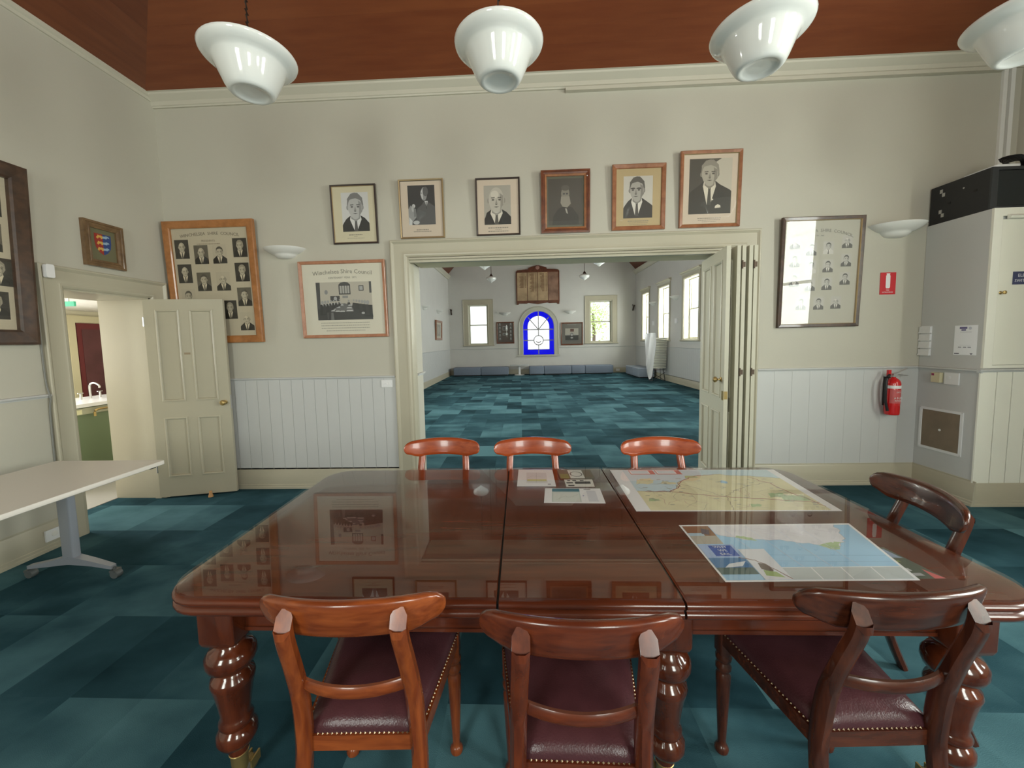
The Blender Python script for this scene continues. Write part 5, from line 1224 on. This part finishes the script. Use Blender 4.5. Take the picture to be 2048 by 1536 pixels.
def hall_pic(x0, x1, z0, z1, lab, kind):
    r = picture('hall_picture', lab, 'picture', ((x0 + x1) / 2, YH - .001, z0), 0, x1 - x0, z1 - z0, .05, MAHF, flat((.10, .075, .065), .5) if kind == 0 else flat((.15, .14, .125), .5), 'flat', 1, None, None, .03)
    w, h = x1 - x0, z1 - z0
    if kind == 0:
        for k in range(10):
            P = Print(-.24 if k % 2 else .24, .22 + (k // 2) * .16, .11, .12); P.r(0, 0, 1, 1, g(.10)); P.e(.5, .6, .25, .3, g(.42)); P.r(.1, 0, .9, .25, g(.30)); P.done(r)
        for z, hh in ((.68, .2), (.42, .10)):
            P = Print(0, z, .24, hh); P.r(0, 0, 1, 1, g(.32)); P.r(.1, .1, .5, .8, g(.1)); P.r(.6, .3, .9, .6, g(.55)); P.done(r)
    else:
        P = Print(0, .48, .58, .52); P.r(0, 0, 1, 1, g(.42, .2)); P.r(0, 0, 1, .42, g(.035)); P.r(.38, .72, .66, .95, (.10, .04, .03)); P.e(.5, .48, .12, .14, g(.12)); P.e(.5, .46, .08, .1, g(.5))
        for k in range(8): P.e(.1 + k * .115, .44, .035, .05, g(.3)); 
        P.e(.5, .2, .10, .07, g(.4)); P.done(r); caption(r, 0, .9, .4, [(1, .02)], (.3, .3, .28))
hall_pic(-1.05, -.262, 1.385, 2.345, 'dark framed montage left of the blue arched window', 0)
hall_pic(1.80, 2.772, 1.255, 2.255, 'dark framed group photograph right of the blue arched window', 1)
r = picture('hall_picture', 'narrow brown-framed picture on the hall left wall', 'picture', (XHL + .001, 15.05, 1.59), PI/2, 1.1, .75, .08, BROWNF, PALE, 'flat', 2, None, None, .05)
P = Print(0, .375, .7, .45); P.r(0, 0, 1, 1, g(.35, .2)); P.e(.5, .5, .3, .3, g(.5, .2)); P.done(r)

BLUEG = mat('ottoman_blue', (.20, .24, .31), .8, noise=.05, nscale=30); OTL = mat('ottoman_light_blue', (.30, .35, .42), .8, noise=.05, nscale=30)
def ottoman(x0, x1, y0, y1, lab, mm=BLUEG):
    r = thing('ottoman', lab, 'ottoman', ((x0 + x1)/2, (y0 + y1)/2, 0), 0, 'blue-grey upholstered ottomans along the hall walls')
    w, d = x1 - x0, y1 - y0; m = MB()
    m.rings([[(x, y, z) for x, y in rrect(w - i, d - i, .03, 3)] for i, z in ((0.01, .05), (0, .07), (0, .345), (.008, .362), (.03, .372))]); m.build('cushion', mm, r, ang=60)
    m = MB(); m.box(-w/2 + .04, w/2 - .04, -d/2 + .04, d/2 - .04, 0, .05); m.build('plinth', BLACK, r)
ottoman(-2.93, -1.74, 16.85, 17.45, 'leftmost blue-grey ottoman under the left end window'); ottoman(-1.73, -.535, 16.85, 17.45, 'blue-grey ottoman beside the small round table, on its left')
ottoman(.375, 1.0, 16.85, 17.45, 'short blue-grey ottoman just right of the small round table'); ottoman(1.01, 2.18, 16.85, 17.45, 'long blue-grey ottoman below the dark group photograph')
ottoman(2.19, 2.76, 16.85, 17.45, 'short blue-grey ottoman between two long ones, right part of the row'); ottoman(2.77, 3.96, 16.85, 17.45, 'rightmost blue-grey ottoman under the right end window')
ottoman(4.40, 4.98, 15.62, 16.55, 'pale blue ottoman by the right wall, farther one', OTL); ottoman(4.40, 4.98, 14.70, 15.60, 'pale blue ottoman by the right wall, nearer the chair stack', OTL)
t = thing('pedestal_table', 'small white pedestal table between the ottomans on the end wall', 'table', (-.06, 17.1, 0))
m = MB(); m.rings([[(x, y, z) for x, y in rrect(.82, .45, .04, 4)] for z in (.42, .45)]); m.build('tabletop', PANEL, t)
m = MB(); m.lathe([(.05, .02), (.05, .42)], n=14); m.build('pedestal', WHITEP, t); m = MB(); m.lathe([(.22, .001), (.22, .012), (.05, .03), (.0, .03)], n=24); m.build('base', WHITEP, t)
def stack_chairs():
    SH = mat('shell_cream', (.80, .79, .70), .45); X, Y = 4.76, 13.62
    def shell(k, full):
        m = MB(); rs = []
        # moulded shell seen from behind: back panel curving into seat
        for s_ in range(9):
            t = s_ / 8
            if t < .5: y = .045 - .05 * t; z = .284 - .068 * t
            else: y = .02 + (t - .5) * .94; z = .25 - .012 * math.sin((t - .5) * PI)
            ring = []
            for j in range(9):
                u = j / 8 - .5; ring.append((u * (.50 if t < .3 else .46), y + (.05 * (1 - (2*u)**2) * -1 if t < .5 else 0), z))
            rs.append(ring)
        top = [[(x, y, z) for x, y, z in r] for r in rs]; bot = [[(x, y + .012, z - .012) for x, y, z in r] for r in rs]
        n = 9
        for L in (top, bot):
            k0 = len(m.v); m.v += [p for r in L for p in r]
            for i in range(8):
                for j in range(8): m.f.append([k0 + i*n + j, k0 + i*n + j + 1, k0 + (i+1)*n + j + 1, k0 + (i+1)*n + j]); m.m.append(0)
        N = 81; edge = [(0, j) for j in range(9)] + [(i, 8) for i in range(1, 9)] + [(8, j) for j in range(7, -1, -1)] + [(i, 0) for i in range(7, 0, -1)]
        for a in range(len(edge)):
            p, q = edge[a], edge[(a+1) % len(edge)]; m.f.append([p[0]*n + p[1], q[0]*n + q[1], N + q[0]*n + q[1], N + p[0]*n + p[1]]); m.m.append(0)
        return m
    SGP = 'stacked cream plastic chairs by the hall windows'
    base = thing('stacking_chair', 'cream shell chair with black sled legs, bottom of the stack in the hall', 'chair', (X, Y, .20), 0, SGP)
    sh = shell(0, True).build('shell', SH, base, ang=60)
    m = MB()
    for sx in (-1, 1):
        m.tube([(sx*.17, .10, .24), (sx*.22, .04, -.19), (sx*.22, .46, -.19), (sx*.17, .40, .24)], .011, 6); m.tube([(sx*.22, .04, .10), (-sx*.22, .04, -.19)], .008, 6)
    m.tube([(-.22, .04, .19), (.22, .04, .19)], .010, 6); m.build('leg_frame', BLACK, base)
    for k in range(1, 19):
        c = sh.copy(); COL.objects.link(c); c.parent = None; c.name = 'stacking_chair'; c.location = (X, Y - .004 * k, .20 + .056 * k)
        tag(c, 'cream shell chair %s in the hall stack' % ('topmost' if k == 18 else 'in the middle, one of many alike'), 'chair', SGP)
stack_chairs()
cl = MB(); V = []
for i in range(13):
    v = i / 12; row = []
    for j in range(9):
        u = j / 8; x = 4.22 + u * .26 + .02 * math.sin(7 * u + 3 * v); z = 1.66 - v * (1.62 - .9 * abs(u - .55) * 1.2); y = 13.30 + .05 * math.sin(9 * u + 4 * v) + .06 * v; x += (.05 * (1 - v)) * (u - .5) * 2
        row.append((x, y, z))
    V.append(row)
n = 9; N = 13 * 9; cl.v = [p for r in V for p in r] + [(p[0], p[1] + .02, p[2]) for r in V for p in r]
for i in range(12):
    for j in range(8): cl.f.append([i*n+j, i*n+j+1, (i+1)*n+j+1, (i+1)*n+j]); cl.f.append([N+i*n+j, N+(i+1)*n+j, N+(i+1)*n+j+1, N+i*n+j+1]); cl.m += [0, 0]
edge = [(0, j) for j in range(9)] + [(i, 8) for i in range(1, 13)] + [(12, j) for j in range(7, -1, -1)] + [(i, 0) for i in range(11, 0, -1)]
for a in range(len(edge)):
    p, q_ = edge[a], edge[(a+1) % len(edge)]; cl.f.append([p[0]*n+p[1], q_[0]*n+q_[1], N+q_[0]*n+q_[1], N+p[0]*n+p[1]]); cl.m.append(0)
cr = thing('draped_cloth', 'white cloth draped over a stack, pointed corner hanging to the carpet', 'cloth', (0, 0, 0)); cl.build('drape', mat('cloth_white', (.74, .74, .76), .8), cr, ang=60)  # only the hanging cloth is modelled
for z, x, yy, lab in ((1.97, XHR, 15.12, 'small white control box on hall right wall, between windows'), (1.95, XHR, 12.95, 'white thermostat on hall right wall nearer the doorway')):
    o = thing('wall_control', lab, 'control box', (x - .001, yy, z), -PI/2); m = MB(); m.box(-.09, .09, -.04, 0, 0, .16); m.build('housing', WHITEP, o)
for x, lab in ((XHL + .12, 'small dark bracket on the end wall, left corner'), (XHR - .12, 'small dark bracket on the end wall, right corner')):
    o = thing('wall_bracket', lab, 'bracket', (x, YH - .001, 2.72)); m = MB(); m.tube([(0, 0, 0), (0, -.1, .12), (.03, -.14, .22)], .03, 6); m.tube([(0, -.1, .12), (-.04, -.1, .25)], .02, 6); m.build('arm', flat((.05, .03, .02)), o)
o = thing('power_outlet', 'white outlet on the hall end skirting, right of the ottomans', 'power outlet', (4.30, YH - .033, .07)); m = MB(); m.box(-.08, .08, -.012, 0, 0, .1); m.build('plate', WHITEP, o)
